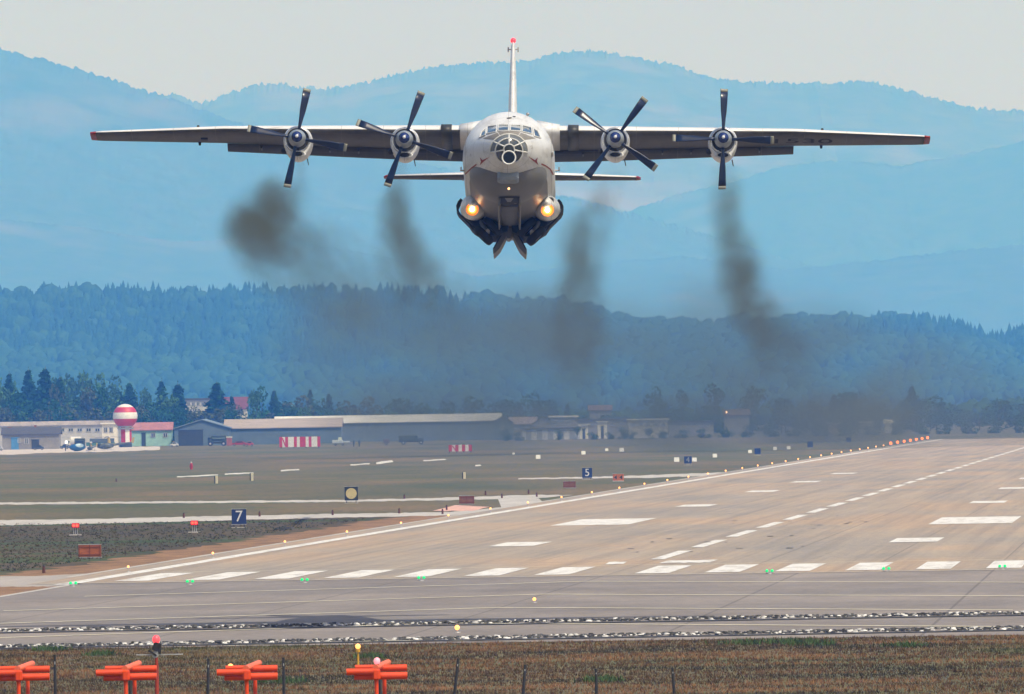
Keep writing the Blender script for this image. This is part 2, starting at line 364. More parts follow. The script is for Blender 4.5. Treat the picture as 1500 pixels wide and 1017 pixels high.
# keep tracks clear
keep = np.ones(N, bool)
for (pa1, pa2, wdt) in (((0, 763.5), (650, 751), 12), ((0, 736), (780, 726), 14)):
    A, B = G(*pa1), G(*pa2); t_ = (q[:, 0] - A.x) / (B.x - A.x); yy = A.y + (B.y - A.y) * t_; keep &= np.abs(q[:, 1] - yy) > wdt
keep &= ~((q[:, 1] < G(100, 834).y) )
keep &= ~((np.abs(q[:, 1] - 1035) < 30) & (q[:, 0] > -45) & (q[:, 0] < 10)); q = q[keep]; q = q[q[:, 1] < 1010]
blades('meadow_grass', q[::2, 0], q[::2, 1], .04, .14, .06, m2, 3)

# rubble strips across the blast pad
def rubble(pa, pb, label):
    A, B = G(*pa), G(*pb); d = (B - A); d.z = 0; L = d.length; d.normalize(); nrm = Vector((-d.y, d.x, 0))
    A = A - d * 6; L += 14; N = int(L * 38)
    base = np.array([[-.5, -.5, -.3], [.5, -.5, -.3], [.5, .5, -.3], [-.5, .5, -.3], [-.35, -.3, .5], [.4, -.35, .4], [.3, .4, .5], [-.4, .3, .45]])
    fc = np.array([[0, 1, 5, 4], [1, 2, 6, 5], [2, 3, 7, 6], [3, 0, 4, 7], [4, 5, 6, 7]])
    t_ = rng.uniform(0, L, N); s_ = rng.normal(0, .38, N); z = rng.uniform(.01, .13, N) * np.exp(-(s_ / .8) ** 2)
    sz = rng.uniform(.04, .12, N); ang = rng.uniform(0, 6.28, N)
    V = np.zeros((N, 8, 3))
    for i in range(8):
        bx = base[i] * 1.0 + rng.normal(0, .08, (N, 3)); xx = (bx[:, 0] * np.cos(ang) - bx[:, 1] * np.sin(ang)) * sz * 1.7; yy = (bx[:, 0] * np.sin(ang) + bx[:, 1] * np.cos(ang)) * sz
        V[:, i, 0] = A.x + d.x * t_ + nrm.x * s_ + xx; V[:, i, 1] = A.y + d.y * t_ + nrm.y * s_ + yy; V[:, i, 2] = .03 + z + bx[:, 2] * sz * .8
    T = (fc[None] + 8 * np.arange(N)[:, None, None]).reshape(-1, 4)
    tone = np.where(rng.uniform(0, 1, N) < .27, rng.uniform(.4, 1, N), rng.uniform(.02, .12, N))
    o = np_mesh('rubble_strip', V.reshape(-1, 3), T, mat('rubble', (.75, .74, .72), .9, var=.1, scale=(5, 5, 5), vcol=True), np.repeat(tone, 8)); o['kind'] = 'stuff'
rubble((0, 924), (1500, 898), ''); rubble((0, 947.5), (1500, 920), '')
A1, B1 = G(0, 926), G(1500, 900); A2, B2 = G(0, 949), G(1500, 922)
DK = mat('bitumen joint', (.05, .05, .052), .8, var=.3, scale=(1, 1, 1))
for (A, B, wd) in ((A1, B1, .8), (A2, B2, .8)):
    d = (B - A).normalized() * 8; nn = Vector((-d.y, d.x, 0)).normalized() * wd; A = A - d; B = B + d
    struct(MB().add([tuple((A - nn)[:2]) + (.05,), tuple((B - nn)[:2]) + (.05,), tuple((B + nn)[:2]) + (.05,), tuple((A + nn)[:2]) + (.05,)], [(0, 1, 2, 3)]).build('joint_strip', DK))
# ------------------------------------------------------------------ mountains and wooded hills
def vnoise(x, y, seed=0):
    xi, yi = np.floor(x).astype(int), np.floor(y).astype(int); fx, fy = x - xi, y - yi; fx = fx * fx * (3 - 2 * fx); fy = fy * fy * (3 - 2 * fy)
    def h(a, b):
        t = np.sin(a * 127.1 + b * 311.7 + seed * 74.7) * 43758.5453; return t - np.floor(t)
    return (h(xi, yi) * (1 - fx) + h(xi + 1, yi) * fx) * (1 - fy) + (h(xi, yi + 1) * (1 - fx) + h(xi + 1, yi + 1) * fx) * fy
def fbm(x, y, o=5, seed=0):
    t = np.zeros_like(x); a = .5
    for i in range(o): t += a * vnoise(x * 2 ** i, y * 2 ** i, seed + i); a *= .5
    return t
def wood_mat(name, c1, c2, c3, sc):
    m, n, b, tc = base_mat(name, 1.0); b.inputs['Specular IOR Level'].default_value = 0
    a_ = noise_node(n, tc, (sc, sc, sc * 2), 6, .7); b_ = noise_node(n, tc, (sc * .12, sc * .12, sc * .3), 4, .6, off=(2, 2, 2))
    c = ramp(n, a_, [(.35, c1), (.65, c2)]); g = ramp(n, b_, [(.56, (0, 0, 0)), (.7, (.8, .8, .8))]); c = mixc(n, g, c, c3)
    n.links.new(c, b.inputs['Base Color']); return m
def mountain(name, Y, prof, depth, seed, m, amp, tree, zfoot=0, nx=900, ny=90):
    px = np.array([p[0] for p in prof], float); py = np.array([p[1] for p in prof], float)
    X = np.linspace(px[0], px[-1], nx); yy = np.interp(X, px, py)
    top = np.array([[*P(a, b, Y)] for a, b in zip(X, yy)])
    # crest heights, then the slope falling towards the camera
    t = np.linspace(0, 1, ny)[:, None]
    wx = np.broadcast_to(top[:, 0], (ny, nx)); wy = Y - depth * (1 - t) + 0 * wx
    prof_t = t ** 1.15
    n1 = fbm(wx / 420., wy / 700., 5, seed) - .5; n2 = fbm(wx / 60., wy / 110., 4, seed + 9) - .5; n3 = vnoise(wx / 9., wy / 14., seed + 3)
    z = zfoot + (top[:, 2] - zfoot) * prof_t + amp * n1 * np.sin(math.pi * t) * 2 + amp * .25 * n2 * np.sin(math.pi * t) + np.where(t > .985, tree * (n3 - .6) + tree * .6 * (vnoise(wx / 3.5, wy / 9, seed + 5) - .5), 0)
    V = np.stack([wx, wy, z], -1).reshape(-1, 3)
    # back side
    Vb = np.stack([top[:, 0], np.full(nx, Y + depth * .25), np.full(nx, zfoot - 5.)], -1); V = np.concatenate([V, Vb])
    i = np.arange(ny)[:, None] * nx + np.arange(nx - 1)[None]
    T = np.stack([i, i + 1, i + nx + 1, i + nx], -1).reshape(-1, 4)
    o = np_mesh(name, V, T, m, smooth=True); return struct(o)
WM = wood_mat('mountain woodland', (.035, .034, .02), (.105, .085, .05), (.22, .14, .1), .009)
WM2 = wood_mat('ridge woodland', (.02, .022, .013), (.06, .05, .03), (.13, .09, .06), .012)
back = [(-260, 100), (-100, 120), (0, 140), (200, 140), (240, 137), (248, 133), (262, 136), (285, 145), (298, 147), (320, 139), (345, 131), (375, 121), (400, 119), (415, 119), (440, 126), (450, 124), (480, 126), (520, 121), (560, 111), (600, 101), (640, 94), (700, 89), (740, 87), (775, 85), (800, 78), (830, 72), (860, 71), (900, 75), (930, 80), (960, 86), (985, 92), (1010, 101), (1040, 109), (1070, 113), (1100, 115), (1150, 117), (1180, 119), (1195, 115), (1210, 121), (1240, 117), (1262, 114), (1290, 119), (1330, 129), (1370, 141), (1420, 154), (1460, 158), (1500, 159), (1620, 170), (1800, 200)]
left = [(-300, 0), (-100, 42), (0, 67), (40, 79), (60, 83), (100, 94), (130, 103), (160, 112), (185, 120), (200, 126), (240, 138), (260, 145), (300, 160), (350, 178), (400, 190), (470, 205), (560, 225), (700, 255), (850, 290), (1000, 330), (1200, 390), (1500, 470), (1800, 560)]
right = [(-300, 560), (200, 500), (500, 440), (700, 385), (850, 330), (1000, 280), (1080, 262), (1150, 240), (1230, 232), (1320, 240), (1400, 225), (1500, 205), (1650, 190), (1800, 185)]
mid = [(-300, 330), (0, 318), (120, 330), (260, 352), (400, 345), (560, 372), (700, 402), (860, 385), (1000, 372), (1150, 392), (1300, 377), (1420, 362), (1560, 350), (1800, 345)]
mountain('mountain_range', 36000, back, 5500, 1, WM, 100, 16, nx=1700)
mountain('mountain_ridge', 30000, left, 4000, 4, WM2, 70, 12, nx=1200)
mountain('mountain_ridge', 33500, right, 4000, 8, WM2, 50, 8)
mountain('foothill', 27500, mid, 3500, 12, WM2, 35, 6)
HM = wood_mat('wooded hill', (.018, .028, .012), (.04, .055, .022), (.06, .07, .03), .05)
hill_top = [(-300, 452), (0, 452), (150, 450), (330, 452), (440, 447), (480, 449), (560, 450), (640, 453), (700, 463), (760, 464), (820, 468), (870, 472), (900, 482), (960, 490), (1000, 488), (1050, 494), (1100, 488), (1150, 486), (1200, 484), (1260, 485), (1360, 484), (1400, 490), (1440, 506), (1455, 512), (1475, 502), (1500, 500), (1800, 492)]
hill_top = [(a, b - (10 if a < 700 else 10 * max(0, (950 - a) / 250.))) for a, b in hill_top]
hill = mountain('wooded_hill', 12000, hill_top, 2143, 21, HM, 17, 1.0, nx=400, ny=60)
hill_z0 = 0
hv = np.array([P(a, b, 12000).z for a, b in hill_top]); hx = np.array([P(a, b, 12000).x for a, b in hill_top])
def hill_z(x, y):
    t = np.clip((y - 9857) / 2143., 0, 1); z0 = np.interp(x, hx, hv)
    n1 = fbm(x / 420., y / 700., 5, 21) - .5
    return z0 * t ** 1.15 + 17 * n1 * np.sin(math.pi * t) * 2
# tree crown building blocks
def ico(sub=1):
    import bmesh
    bm = bmesh.new(); bmesh.ops.create_icosphere(bm, subdivisions=sub, radius=1); V = np.array([v.co[:] for v in bm.verts]); T = np.array([[v.index for v in f.verts] for f in bm.faces]); bm.free(); return V, T
IV, IT = ico(2)
def cone_proto(seed):
    r = np.random.default_rng(seed); V, T = [], []; k = 9
    for L in range(6):
        z0 = .12 + L * .145; rr = .29 * (1 - L / 6.9); o = len(V)
        for i in range(k):
            a = 2 * math.pi * (i + r.uniform(-.25, .25)) / k; q = rr * r.uniform(.7, 1.25); V.append([q * math.cos(a), q * math.sin(a), z0 + r.uniform(-.03, .03)])
        V.append([0, 0, z0 + .27]);
        for i in range(k): T.append([o + i, o + (i + 1) % k, o + k])
    return np.array(V), np.array(T)
def forest(name, pts, hs, con, m_c, m_d):
    r = np.random.default_rng(5)
    for typ, m, nm in ((True, m_c, name + '_conifers'), (False, m_d, name + '_broadleaves')):
        sel = con == typ; p, h = pts[sel], hs[sel]; N = len(p)
        if not N: continue
        if typ:
            protos = [cone_proto(s) for s in range(4)]
        else:
            protos = []
            for s in range(9):
                rr = np.random.default_rng(40 + s); dd = 1 + rr.normal(0, .2, len(IV)); V = IV * dd[:, None]; V[:, 2] *= rr.uniform(.9, 1.35); V = V * rr.uniform(.28, .4) + np.array([0, 0, rr.uniform(.5, .66)]); protos.append((V, IT))
        Vs, Ts, Cs, off = [], [], [], 0; which = r.integers(0, len(protos), N)
        for k, (pv, pt_) in enumerate(protos):
            q = p[which == k]; hh = h[which == k]; a = r.uniform(0, 6.28, len(q)); wd = r.uniform(.75, 1.5, len(q))
            c, s = np.cos(a), np.sin(a); V = np.zeros((len(q), len(pv), 3))
            V[:, :, 0] = q[:, 0, None] + (pv[None, :, 0] * c[:, None] - pv[None, :, 1] * s[:, None]) * (hh * wd)[:, None]
            V[:, :, 1] = q[:, 1, None] + (pv[None, :, 0] * s[:, None] + pv[None, :, 1] * c[:, None]) * (hh * wd)[:, None]
            V[:, :, 2] = q[:, 2, None] + pv[None, :, 2] * hh[:, None]
            T = pt_[None] + (off + len(pv) * np.arange(len(q)))[:, None, None]; off += len(q) * len(pv)
            Vs.append(V.reshape(-1, 3)); Ts.append(T.reshape(-1, 3)); Cs.append(np.repeat(r.uniform(.82, 1.2, len(q)), len(pv)))
        o = np_mesh(nm, np.concatenate(Vs), np.concatenate(Ts), m, np.concatenate(Cs)); o['kind'] = 'stuff'
CONM = mat('conifer mass', (.012, .042, .018), 1, col2=(.02, .06, .026), scale=(.3, .3, .3), vcol=True, spec=0)
DECM = mat('broadleaf mass', (.017, .054, .021), 1, col2=(.034, .08, .03), scale=(.3, .3, .3), vcol=True, spec=0)
N = 19000; X = rng.uniform(-915, 915, N); Y = 9930 + 2085 * rng.uniform(0, 1, N) ** .8; Z = hill_z(X, Y) - 1
t = (Y - 9857) / 2143; con = (fbm(X / 230., Y / 430., 3, 33) + .45 * t - .30 + .12 * (X < -43) - .08 * (X > 57)) > .52
con = con ^ (rng.uniform(0, 1, N) < .12)
hs = np.where(con, rng.uniform(12, 23, N) * rng.choice([.75, 1, 1, 1.08], N), rng.uniform(11, 24, N))
forest('hillside_woodland', np.c_[X, Y, Z], hs, con, CONM, DECM)
# a paler belt of trees at the foot of the hill
N = 1500; X = rng.uniform(-330, 420, N); Y = rng.uniform(5300, 5900, N); con = rng.uniform(0, 1, N) < .12
hmax = np.interp(X, [-330, -300, -200, -160, 0, 200, 300, 420], [14, 17, 17, 10, 9, 10, 13, 14])
forest('far_tree_belt', np.c_[X, Y, np.zeros(N)], rng.uniform(.6, 1., N) * hmax, con, CONM, DECM)

# ------------------------------------------------------------------ haze: blue air over the whole valley
hz = MB().box((0, 21700, 800), (9000, 44400, 1602)).build('haze', None); hz['kind'] = 'stuff'
hm = bpy.data.materials.new('haze air'); hm.use_nodes = True; n = hm.node_tree; n.nodes.clear()
ou = n.nodes.new('ShaderNodeOutputMaterial'); pv = n.nodes.new('ShaderNodeVolumePrincipled')
pv.inputs['Color'].default_value = (.08, .30, 1.0, 1); pv.inputs['Absorption Color'].default_value = (1, 1, 1, 1)
pv.inputs['Density'].default_value = 1.12e-4; pv.inputs['Anisotropy'].default_value = 0.0
n.links.new(pv.outputs[0], ou.inputs['Volume']); hz.data.materials.clear(); hz.data.materials.append(hm)

# ------------------------------------------------------------------ individual trees along the airfield edge
LEAF = {}
def leaf_mat(k, c1, c2):
    return mat('leaves ' + k, c1, .9, col2=c2, scale=(.35, .35, .35), detail=5, vcol=True, spec=.1)
LM = {'spruce': leaf_mat('spruce', (.009, .046, .013), (.019, .072, .02)), 'dark': leaf_mat('dark', (.01, .055, .011), (.03, .1, .018)), 'light': leaf_mat('light', (.035, .1, .016), (.075, .155, .025)), 'autumn': leaf_mat('autumn', (.05, .07, .018), (.09, .1, .028))}
BARK = mat('bark', (.11, .09, .07), .95, scale=(3, 3, .5))
def tree_mesh(kind, seed, wr):
    """unit height crown (leaf clumps) and trunk with limbs; wr = width / height"""
    r = np.random.default_rng(seed); C = []
    tr = MB(); tr.cyl((0, 0, 0), (0, 0, .45), .018, .011, 7)
    if kind == 'spruce':
        tr.cyl((0, 0, .45), (0, 0, .97), .011, .002, 6); pts, nr, sz = [], [], []
        for i in range(26):
            z = .07 + .9 * (i / 26.) ** .95; rad = wr * .5 * (1 - (z - .05) / .97) ** .8 * r.uniform(.75, 1.15); k = max(4, int(13 * (1 - z) + 4))
            for j in range(k):
                a = 2 * math.pi * j / k + r.uniform(-.5, .5); rr = rad * r.uniform(.65, 1.25)
                for s_ in (.3, .55, .8, 1.0):
                    pts.append([rr * s_ * math.cos(a), rr * s_ * math.sin(a), z - .055 * s_ + r.normal(0, .006)]); sz.append(.038 * (1.15 - .5 * s_))
        pts.append([0, 0, .985]); sz.append(.012)
    else:
        pts, sz = [], []
        nb = 11
        for i in range(nb):
            a = r.uniform(0, 6.28); q = r.uniform(0, .30) * wr; zc = r.uniform(.2, .80); br = r.uniform(.13, .2) * (1.15 - abs(zc - .55)) * (.6 + .4 * wr)
            if i == 0: q, zc, br = 0, .82, .15
            c0 = np.array([q * math.cos(a), q * math.sin(a), zc]); tr.cyl((0, 0, r.uniform(.2, .4)), tuple(c0), .009, .003, 5)
            for _ in range(60):
                d = r.normal(0, 1, 3); d /= np.linalg.norm(d); rr = br * r.uniform(.7, 1.1)
                pts.append(c0 + d * rr * np.array([wr * .95 + .15, wr * .95 + .15, .95])); sz.append(r.uniform(.02, .045))
    pts = np.array(pts); pts[:, 2] = np.clip(pts[:, 2], .03, 1.0); sz = np.array(sz); N = len(pts)
    d1 = r.normal(0, 1, (N, 3)); d1 /= np.linalg.norm(d1, axis=1)[:, None]; d2 = np.cross(d1, r.normal(0, 1, (N, 3))); d2 /= np.linalg.norm(d2, axis=1)[:, None]
    V = np.stack([pts + d1 * sz[:, None], pts + d2 * sz[:, None] * .8, pts - d1 * sz[:, None], pts - d2 * sz[:, None] * .8], 1).reshape(-1, 3)
    return V, np.arange(N * 4).reshape(-1, 4), np.repeat(r.uniform(.7, 1.35, N), 4), tr
PROTO = {}
def proto(kind, var):
    if (kind, var) not in PROTO:
        form = 'spruce' if kind == 'spruce' else 'leafy'
        V, T, tone, tr = tree_mesh(form, hash((len(kind), var)) % 1000 + var * 17, .42 if form == 'spruce' else .85)
        c = np_mesh('crown', V, T, LM[kind], tone); tk = tr.build('trunk', BARK); PROTO[(kind, var)] = (c.data, tk.data)
        bpy.data.objects.remove(c); bpy.data.objects.remove(tk)
    return PROTO[(kind, var)]
KN = {'spruce': ('spruce_tree', 'dark pointed spruce', 'spruces along the far airfield edge'), 'dark': ('broadleaf_tree', 'dark green broadleaf tree', 'broadleaf trees along the far airfield edge'),
      'light': ('broadleaf_tree', 'pale green broadleaf tree', 'broadleaf trees along the far airfield edge'), 'autumn': ('broadleaf_tree', 'yellowing broadleaf tree', 'broadleaf trees along the far airfield edge')}
def where(px):
    for lim, s_ in ((60, 'above the low grey house'), (160, 'left of the striped ball'), (215, 'behind the striped ball'), (262, 'above the mint green hut'),
                    (345, 'beside the pale apartment block'), (430, 'above the blue gabled hangar'), (520, 'over the pale roof left end'), (640, 'over the pale roof middle'), (740, 'over the pale roof right end'),
                    (830, 'above the small gabled houses'), (920, 'left of the beige wall'), (1010, 'above the beige building'), (1120, 'just right of the beige building'), (1260, 'deep in the thick smoke'), (1400, 'above the far runway end'), (9999, 'at far right')):
        if px < lim: return s_
TL = []
def tree(kind, px, ytop, Y, wpx, var):
    TL.append((px, kind, ytop, Y, wpx, var))
rr_ = random.Random(3)
for q in [(14, 540, 30), (42, 534, 34), (67, 531, 40), (88, 546, 26), (150, 559, 26), (190, 554, 30), (237, 551, 24), (261, 555, 34), (318, 554, 40), (402, 566, 22), (455, 564, 16), (482, 570, 18), (832, 586, 14), (1222, 572, 22), (1336, 560, 26), (340, 575, 20), (176, 567, 24), (1050, 575, 16)]:
    tree('spruce', q[0], q[1], 4050, q[2], rr_.randrange(4))
for q in [('light', 2, 561, 46), ('dark', 30, 570, 50), ('dark', 72, 577, 66), ('light', 104, 575, 54), ('autumn', 128, 562, 44), ('dark', 143, 560, 44), ('light', 168, 568, 46), ('autumn', 80, 556, 34), ('light', 213, 563, 30), ('autumn', 205, 590, 44), ('dark', 224, 583, 40), ('light', 250, 572, 42), ('dark', 262, 588, 36),
          ('autumn', 285, 590, 40), ('autumn', 345, 587, 46), ('light', 372, 566, 30), ('dark', 384, 561, 38), ('dark', 420, 583, 44), ('autumn', 443, 574, 56), ('dark', 470, 580, 56), ('autumn', 505, 582, 50), ('autumn', 540, 575, 46), ('dark', 585, 578, 58), ('dark', 620, 586, 50), ('dark', 655, 582, 46), ('dark', 690, 576, 52), ('dark', 738, 580, 48),
          ('dark', 783, 569, 44), ('autumn', 760, 585, 30), ('dark', 806, 580, 36), ('dark', 862, 598, 40), ('dark', 885, 602, 44), ('dark', 962, 562, 44), ('dark', 997, 566, 32), ('dark', 1042, 557, 48), ('dark', 1102, 560, 46), ('dark', 1145, 578, 44), ('dark', 1190, 582, 50), ('dark', 1245, 569, 54), ('dark', 1290, 585, 46),
          ('dark', 1340, 578, 48), ('dark', 1372, 575, 54), ('dark', 1410, 596, 44), ('dark', 1463, 581, 50), ('dark', 1498, 588, 46)]:
    tree(q[0], q[1], q[2], 3950 + rr_.uniform(-40, 40), q[3], rr_.randrange(5))
for px in range(-20, 1530, 26):                      # lower trees filling the gaps of the belt
    yt = 597 if px < 750 else (606 if px < 1150 else 600)
    tree(rr_.choice(['dark', 'dark', 'autumn', 'light'] if px < 700 else ['dark']), px + rr_.uniform(-7, 7), yt + rr_.uniform(-6, 6), 3890 + rr_.uniform(-30, 30), rr_.uniform(32, 50), rr_.randrange(5))
for q in [(100, 541, 44), (122, 538, 44), (147, 540, 46), (170, 543, 40), (82, 547, 36), (192, 560, 36), (0, 548, 40), (20, 552, 40)]:
    tree('light', q[0], q[1], 4500, q[2], rr_.randrange(5))
TL.sort(); cnt = {}
for px, kind, ytop, Y, wpx, var in TL:
    b0 = P(px, ytop, Y); hgt = b0.z; wid = wpx / F * Y * (1.85 if kind == 'spruce' else 1.2)
    lab = KN[kind][1]; wh = where(px); size = 'tall' if ytop < 575 else ('middling' if ytop < 592 else 'low')
    if Y > 4400: size = 'hazy'; 
    key = (size, lab, wh); cnt.setdefault(key, []).append((px, kind, Y, b0.x, hgt, wid, var))
for (size, lab, wh), lst in cnt.items():
    for i, (px, kind, Y, x, hgt, wid, var) in enumerate(lst):
        l = '%s %s %s' % (size, lab, wh)
        if len(lst) > 1: l = '%s %s %s, %s from left' % (size, lab, wh, nth(i))
        cd, td = proto(kind, var)
        t_ = thing(KN[kind][0], l, 'tree', (x, Y, 0), rr_.uniform(0, 6.28), KN[kind][2])
        sx = wid / ((.42 if kind == 'spruce' else .85)); t_.scale = (sx, sx, hgt)
        for nm, d in (('crown', cd), ('trunk', td)):
            o = bpy.data.objects.new(nm, d); COL.objects.link(o); o.parent = t_

# ------------------------------------------------------------------ buildings
def wallmat(name, c, **k): return mat(name, c, .9, var=.14, scale=(.35, .35, .5), **k)
GLASS = mat('window glass', (.03, .04, .05), .15, var=.3, scale=(1, 1, 1))
def building(name, label, x0, x1, yr, ye, Y, depth, wm, rm, ridge='x', wins=(), doors=(), chim=(), over=.5, cat='building', split=None, wcol=None, roofname='roof'):
    """x0,x1,yr,ye: photo pixels of the front corners, ridge and eave; Y distance of the front wall"""
    A, B = P(x0, ye, Y), P(x1, ye, Y); cx = (A.x + B.x) / 2; W = B.x - A.x; he = (A.z + B.z) / 2; hr = (P((x0 + x1) / 2, yr, Y).z)
    hr = max(hr, he + .3)
    t_ = thing(name, label, cat, (cx, Y, 0)); w_ = MB()
    if ridge == 'x':
        w_.add([(-W / 2, 0, 0), (W / 2, 0, 0), (W / 2, depth, 0), (-W / 2, depth, 0), (-W / 2, 0, he), (W / 2, 0, he), (W / 2, depth, he), (-W / 2, depth, he), (-W / 2, depth / 2, hr - .1), (W / 2, depth / 2, hr - .1)],
               [(0, 1, 5, 4), (3, 7, 6, 2), (0, 4, 8, 7, 3), (1, 2, 6, 9, 5)])
        r_ = MB(); o_ = over; k = (hr - he) / (depth / 2)
        for s_ in (0, 1):
            ya, yb = (-o_, depth / 2) if s_ == 0 else (depth + o_, depth / 2); za = he - o_ * k
            r_.add([(-W / 2 - o_, ya, za), (W / 2 + o_, ya, za), (W / 2 + o_, yb, hr), (-W / 2 - o_, yb, hr), (-W / 2 - o_, ya, za + .25), (W / 2 + o_, ya, za + .25), (W / 2 + o_, yb, hr + .25), (-W / 2 - o_, yb, hr + .25)],
                   [(0, 1, 2, 3), (4, 7, 6, 5), (0, 4, 5, 1), (0, 3, 7, 4), (1, 5, 6, 2)])
    elif ridge == 'y':
        w_.add([(-W / 2, 0, 0), (W / 2, 0, 0), (W / 2, depth, 0), (-W / 2, depth, 0), (-W / 2, 0, he), (W / 2, 0, he), (W / 2, depth, he), (-W / 2, depth, he), (0, 0, hr - .1), (0, depth, hr - .1)],
               [(0, 1, 5, 8, 4), (3, 7, 9, 6, 2), (0, 4, 7, 3), (1, 2, 6, 5)])
        r_ = MB(); k = (hr - he) / (W / 2)
        for s_ in (-1, 1):
            xa = s_ * (W / 2 + over); za = he - over * k
            r_.add([(xa, -over, za), (0, -over, hr), (0, depth + over, hr), (xa, depth + over, za), (xa, -over, za + .25), (0, -over, hr + .25), (0, depth + over, hr + .25), (xa, depth + over, za + .25)],
                   [(0, 1, 2, 3), (4, 7, 6, 5), (0, 4, 5, 1), (0, 3, 7, 4), (3, 2, 6, 7)])
    else:
        w_.box((0, depth / 2, he / 2), (W, depth, he)); r_ = MB().box((0, depth / 2, he + (hr - he) / 2), (W + over * 2, depth + over * 2, hr - he))
    w_.build('wall', wm, t_); r_.build(roofname, rm, t_)
    def local(px, py): q = P(px, py, Y); return q.x - cx, q.z
    for (a, b, c, d) in wins:                        # each window: frame with a pane in it
        p, q = local(a, c), local(b, d); ww, hh = abs(q[0] - p[0]), abs(p[1] - q[1]); ctr = ((p[0] + q[0]) / 2, (p[1] + q[1]) / 2)
        f = MB(); bw = min(.12, ww * .15)
        for dx, dz, sx, sz in ((0, hh / 2, ww, bw), (0, -hh / 2, ww, bw), (-ww / 2, 0, bw, hh), (ww / 2, 0, bw, hh), (0, 0, bw * .7, hh)): f.box((ctr[0] + dx, -.06, ctr[1] + dz), (sx + bw, .14, sz + bw * .9))
        fo = f.build('window', mat('window frame', (.36, .37, .38), .6), t_); MB().box((ctr[0], -.02, ctr[1]), (ww - bw, .05, hh - bw)).build('pane', GLASS, fo)
    for (a, b, c, m_) in doors:
        p, q = local(a, c), local(b, c); ww = abs(q[0] - p[0]); hh = p[1]
        d_ = MB().box(((p[0] + q[0]) / 2, -.05, hh / 2), (ww, .12, hh)); d_.box(((p[0] + q[0]) / 2, -.1, hh), (ww + .3, .2, .2)); d_.build('door', m_, t_)
    for (a, c0, ww) in chim:
        p = local(a, c0); c_ = MB().box((p[0], depth * .5, p[1] - 1.2), (ww, ww, 2.4)); c_.box((p[0], depth * .5, p[1] + .05), (ww + .2, ww + .2, .15)); c_.build('chimney', mat('brick', (.28, .12, .08), .9), t_)
    return t_
W_grey, W_pale, W_blue = wallmat('grey render', (.22, .21, .2)), wallmat('pale render', (.4, .4, .4)), wallmat('hangar steel', (.1, .14, .18))
R_dark, R_light, R_tan = mat('dark roofing', (.07, .065, .065), .85, scale=(.4, .4, .4)), mat('pale metal roof', (.62, .6, .57), .55, scale=(.15, .6, .3), var=.18), mat('tan sheet roof', (.35, .29, .25), .7, scale=(.1, .5, .3), var=.15)
R_red = mat('red tiles', (.12, .075, .07), .8, scale=(.5, .5, .5), var=.2)
D_grey = mat('grey garage door', (.2, .21, .22), .6); D_blue, D_dark = mat('blue door', (.06, .2, .42), .5), mat('dark doorway', (.03, .035, .04), .8)
building('long_hangar', 'long pale hangar with flat weathered roof behind the low grey house', -40, 172, 615, 621, 3560, 22, W_pale, mat('weathered roof', (.42, .38, .38), .8, scale=(.3, .3, .3), var=.25), 'flat', wins=[(10 + i * 13, 17 + i * 13, 625, 630) for i in range(11)], cat='hangar')
building('low_house', 'low grey house with dark overhanging roof and blue door at far left', 4, 87, 624.5, 634, 3380, 14, W_grey, R_dark, 'x', wins=[(37, 42, 639.5, 648), (27, 31, 640, 646)], doors=[(17, 28, 639, D_blue), (47, 58, 642, D_dark)], chim=[(13, 624, 1.0), (51, 621, .7)], cat='house')
building('white_shed', 'small white flat-roofed shed left of the striped radar ball', 150, 172, 617, 619, 3470, 8, wallmat('white render', (.62, .6, .56)), R_light, 'flat', wins=[(153, 158, 624, 631), (161, 166, 624, 631)], cat='shed')
MINT = wallmat('mint render', (.3, .5, .45))
building('mint_hut', 'mint green hut with pink roof right of the striped radar ball', 192, 252, 617.5, 627.5, 3540, 12, MINT, mat('pink roof', (.33, .14, .14), .8, scale=(.4, .4, .4), var=.15), 'x', wins=[(222, 228, 632, 638), (240, 246, 632, 638)], doors=[(208, 214, 632, D_dark)], cat='hut')
building('gabled_hangar', 'blue steel hangar with low gabled end and pale sheet roof', 256, 336, 613, 625, 3500, 60, W_blue, mat('hangar ridge roof', (.16, .21, .27), .6, scale=(.2, .2, .2)), 'y', doors=[(262, 298, 628, D_dark)], cat='hangar')
building('hangar_wing', 'long blue hangar wing under tan sheet roof behind the dark truck', 330, 500, 612, 624.5, 3520, 30, W_blue, R_tan, 'x', cat='hangar')
building('long_depot', 'very long depot with bright pale roof in the middle distance', 404, 734, 606.5, 616.5, 3650, 26, wallmat('depot wall', (.12, .15, .17)), R_light, 'x', cat='depot')
building('apartment_block', 'pale apartment block rising between trees above the blue hangar', 272, 312, 581, 583.5, 4200, 12, wallmat('block render', (.5, .49, .46)), R_dark, 'flat', wins=[(275 + i * 7, 279 + i * 7, 587, 592) for i in range(5)], cat='apartments')
building('red_roofed_house', 'house with steep maroon roof and white chimneys above the blue hangar', 330, 362, 580, 596, 4180, 12, wallmat('cream render', (.55, .52, .46)), mat('maroon tiles', (.13, .035, .05), .8, scale=(.4, .4, .4)), 'x', wins=[(336, 341, 598, 603), (350, 355, 598, 603)], cat='house')
building('gabled_house', 'small dark house with steep gable right of the long pale roof', 722, 752, 607, 617, 3600, 12, W_blue, R_dark, 'y', wins=[(734, 739, 622, 627)], cat='house')
building('barn', 'brownish roofed barn beside the steep gabled house', 748, 786, 609.5, 619, 3680, 12, W_grey, mat('brown roof', (.3, .22, .18), .8, scale=(.3, .3, .3)), 'x', wins=[(768, 774, 624, 628)], cat='barn')
building('gabled_house', 'second small gabled house, with dark roof, left of the white roof patch', 782, 810, 608, 618, 3590, 12, W_grey, R_dark, 'y', wins=[(792, 798, 623, 628)], cat='house')
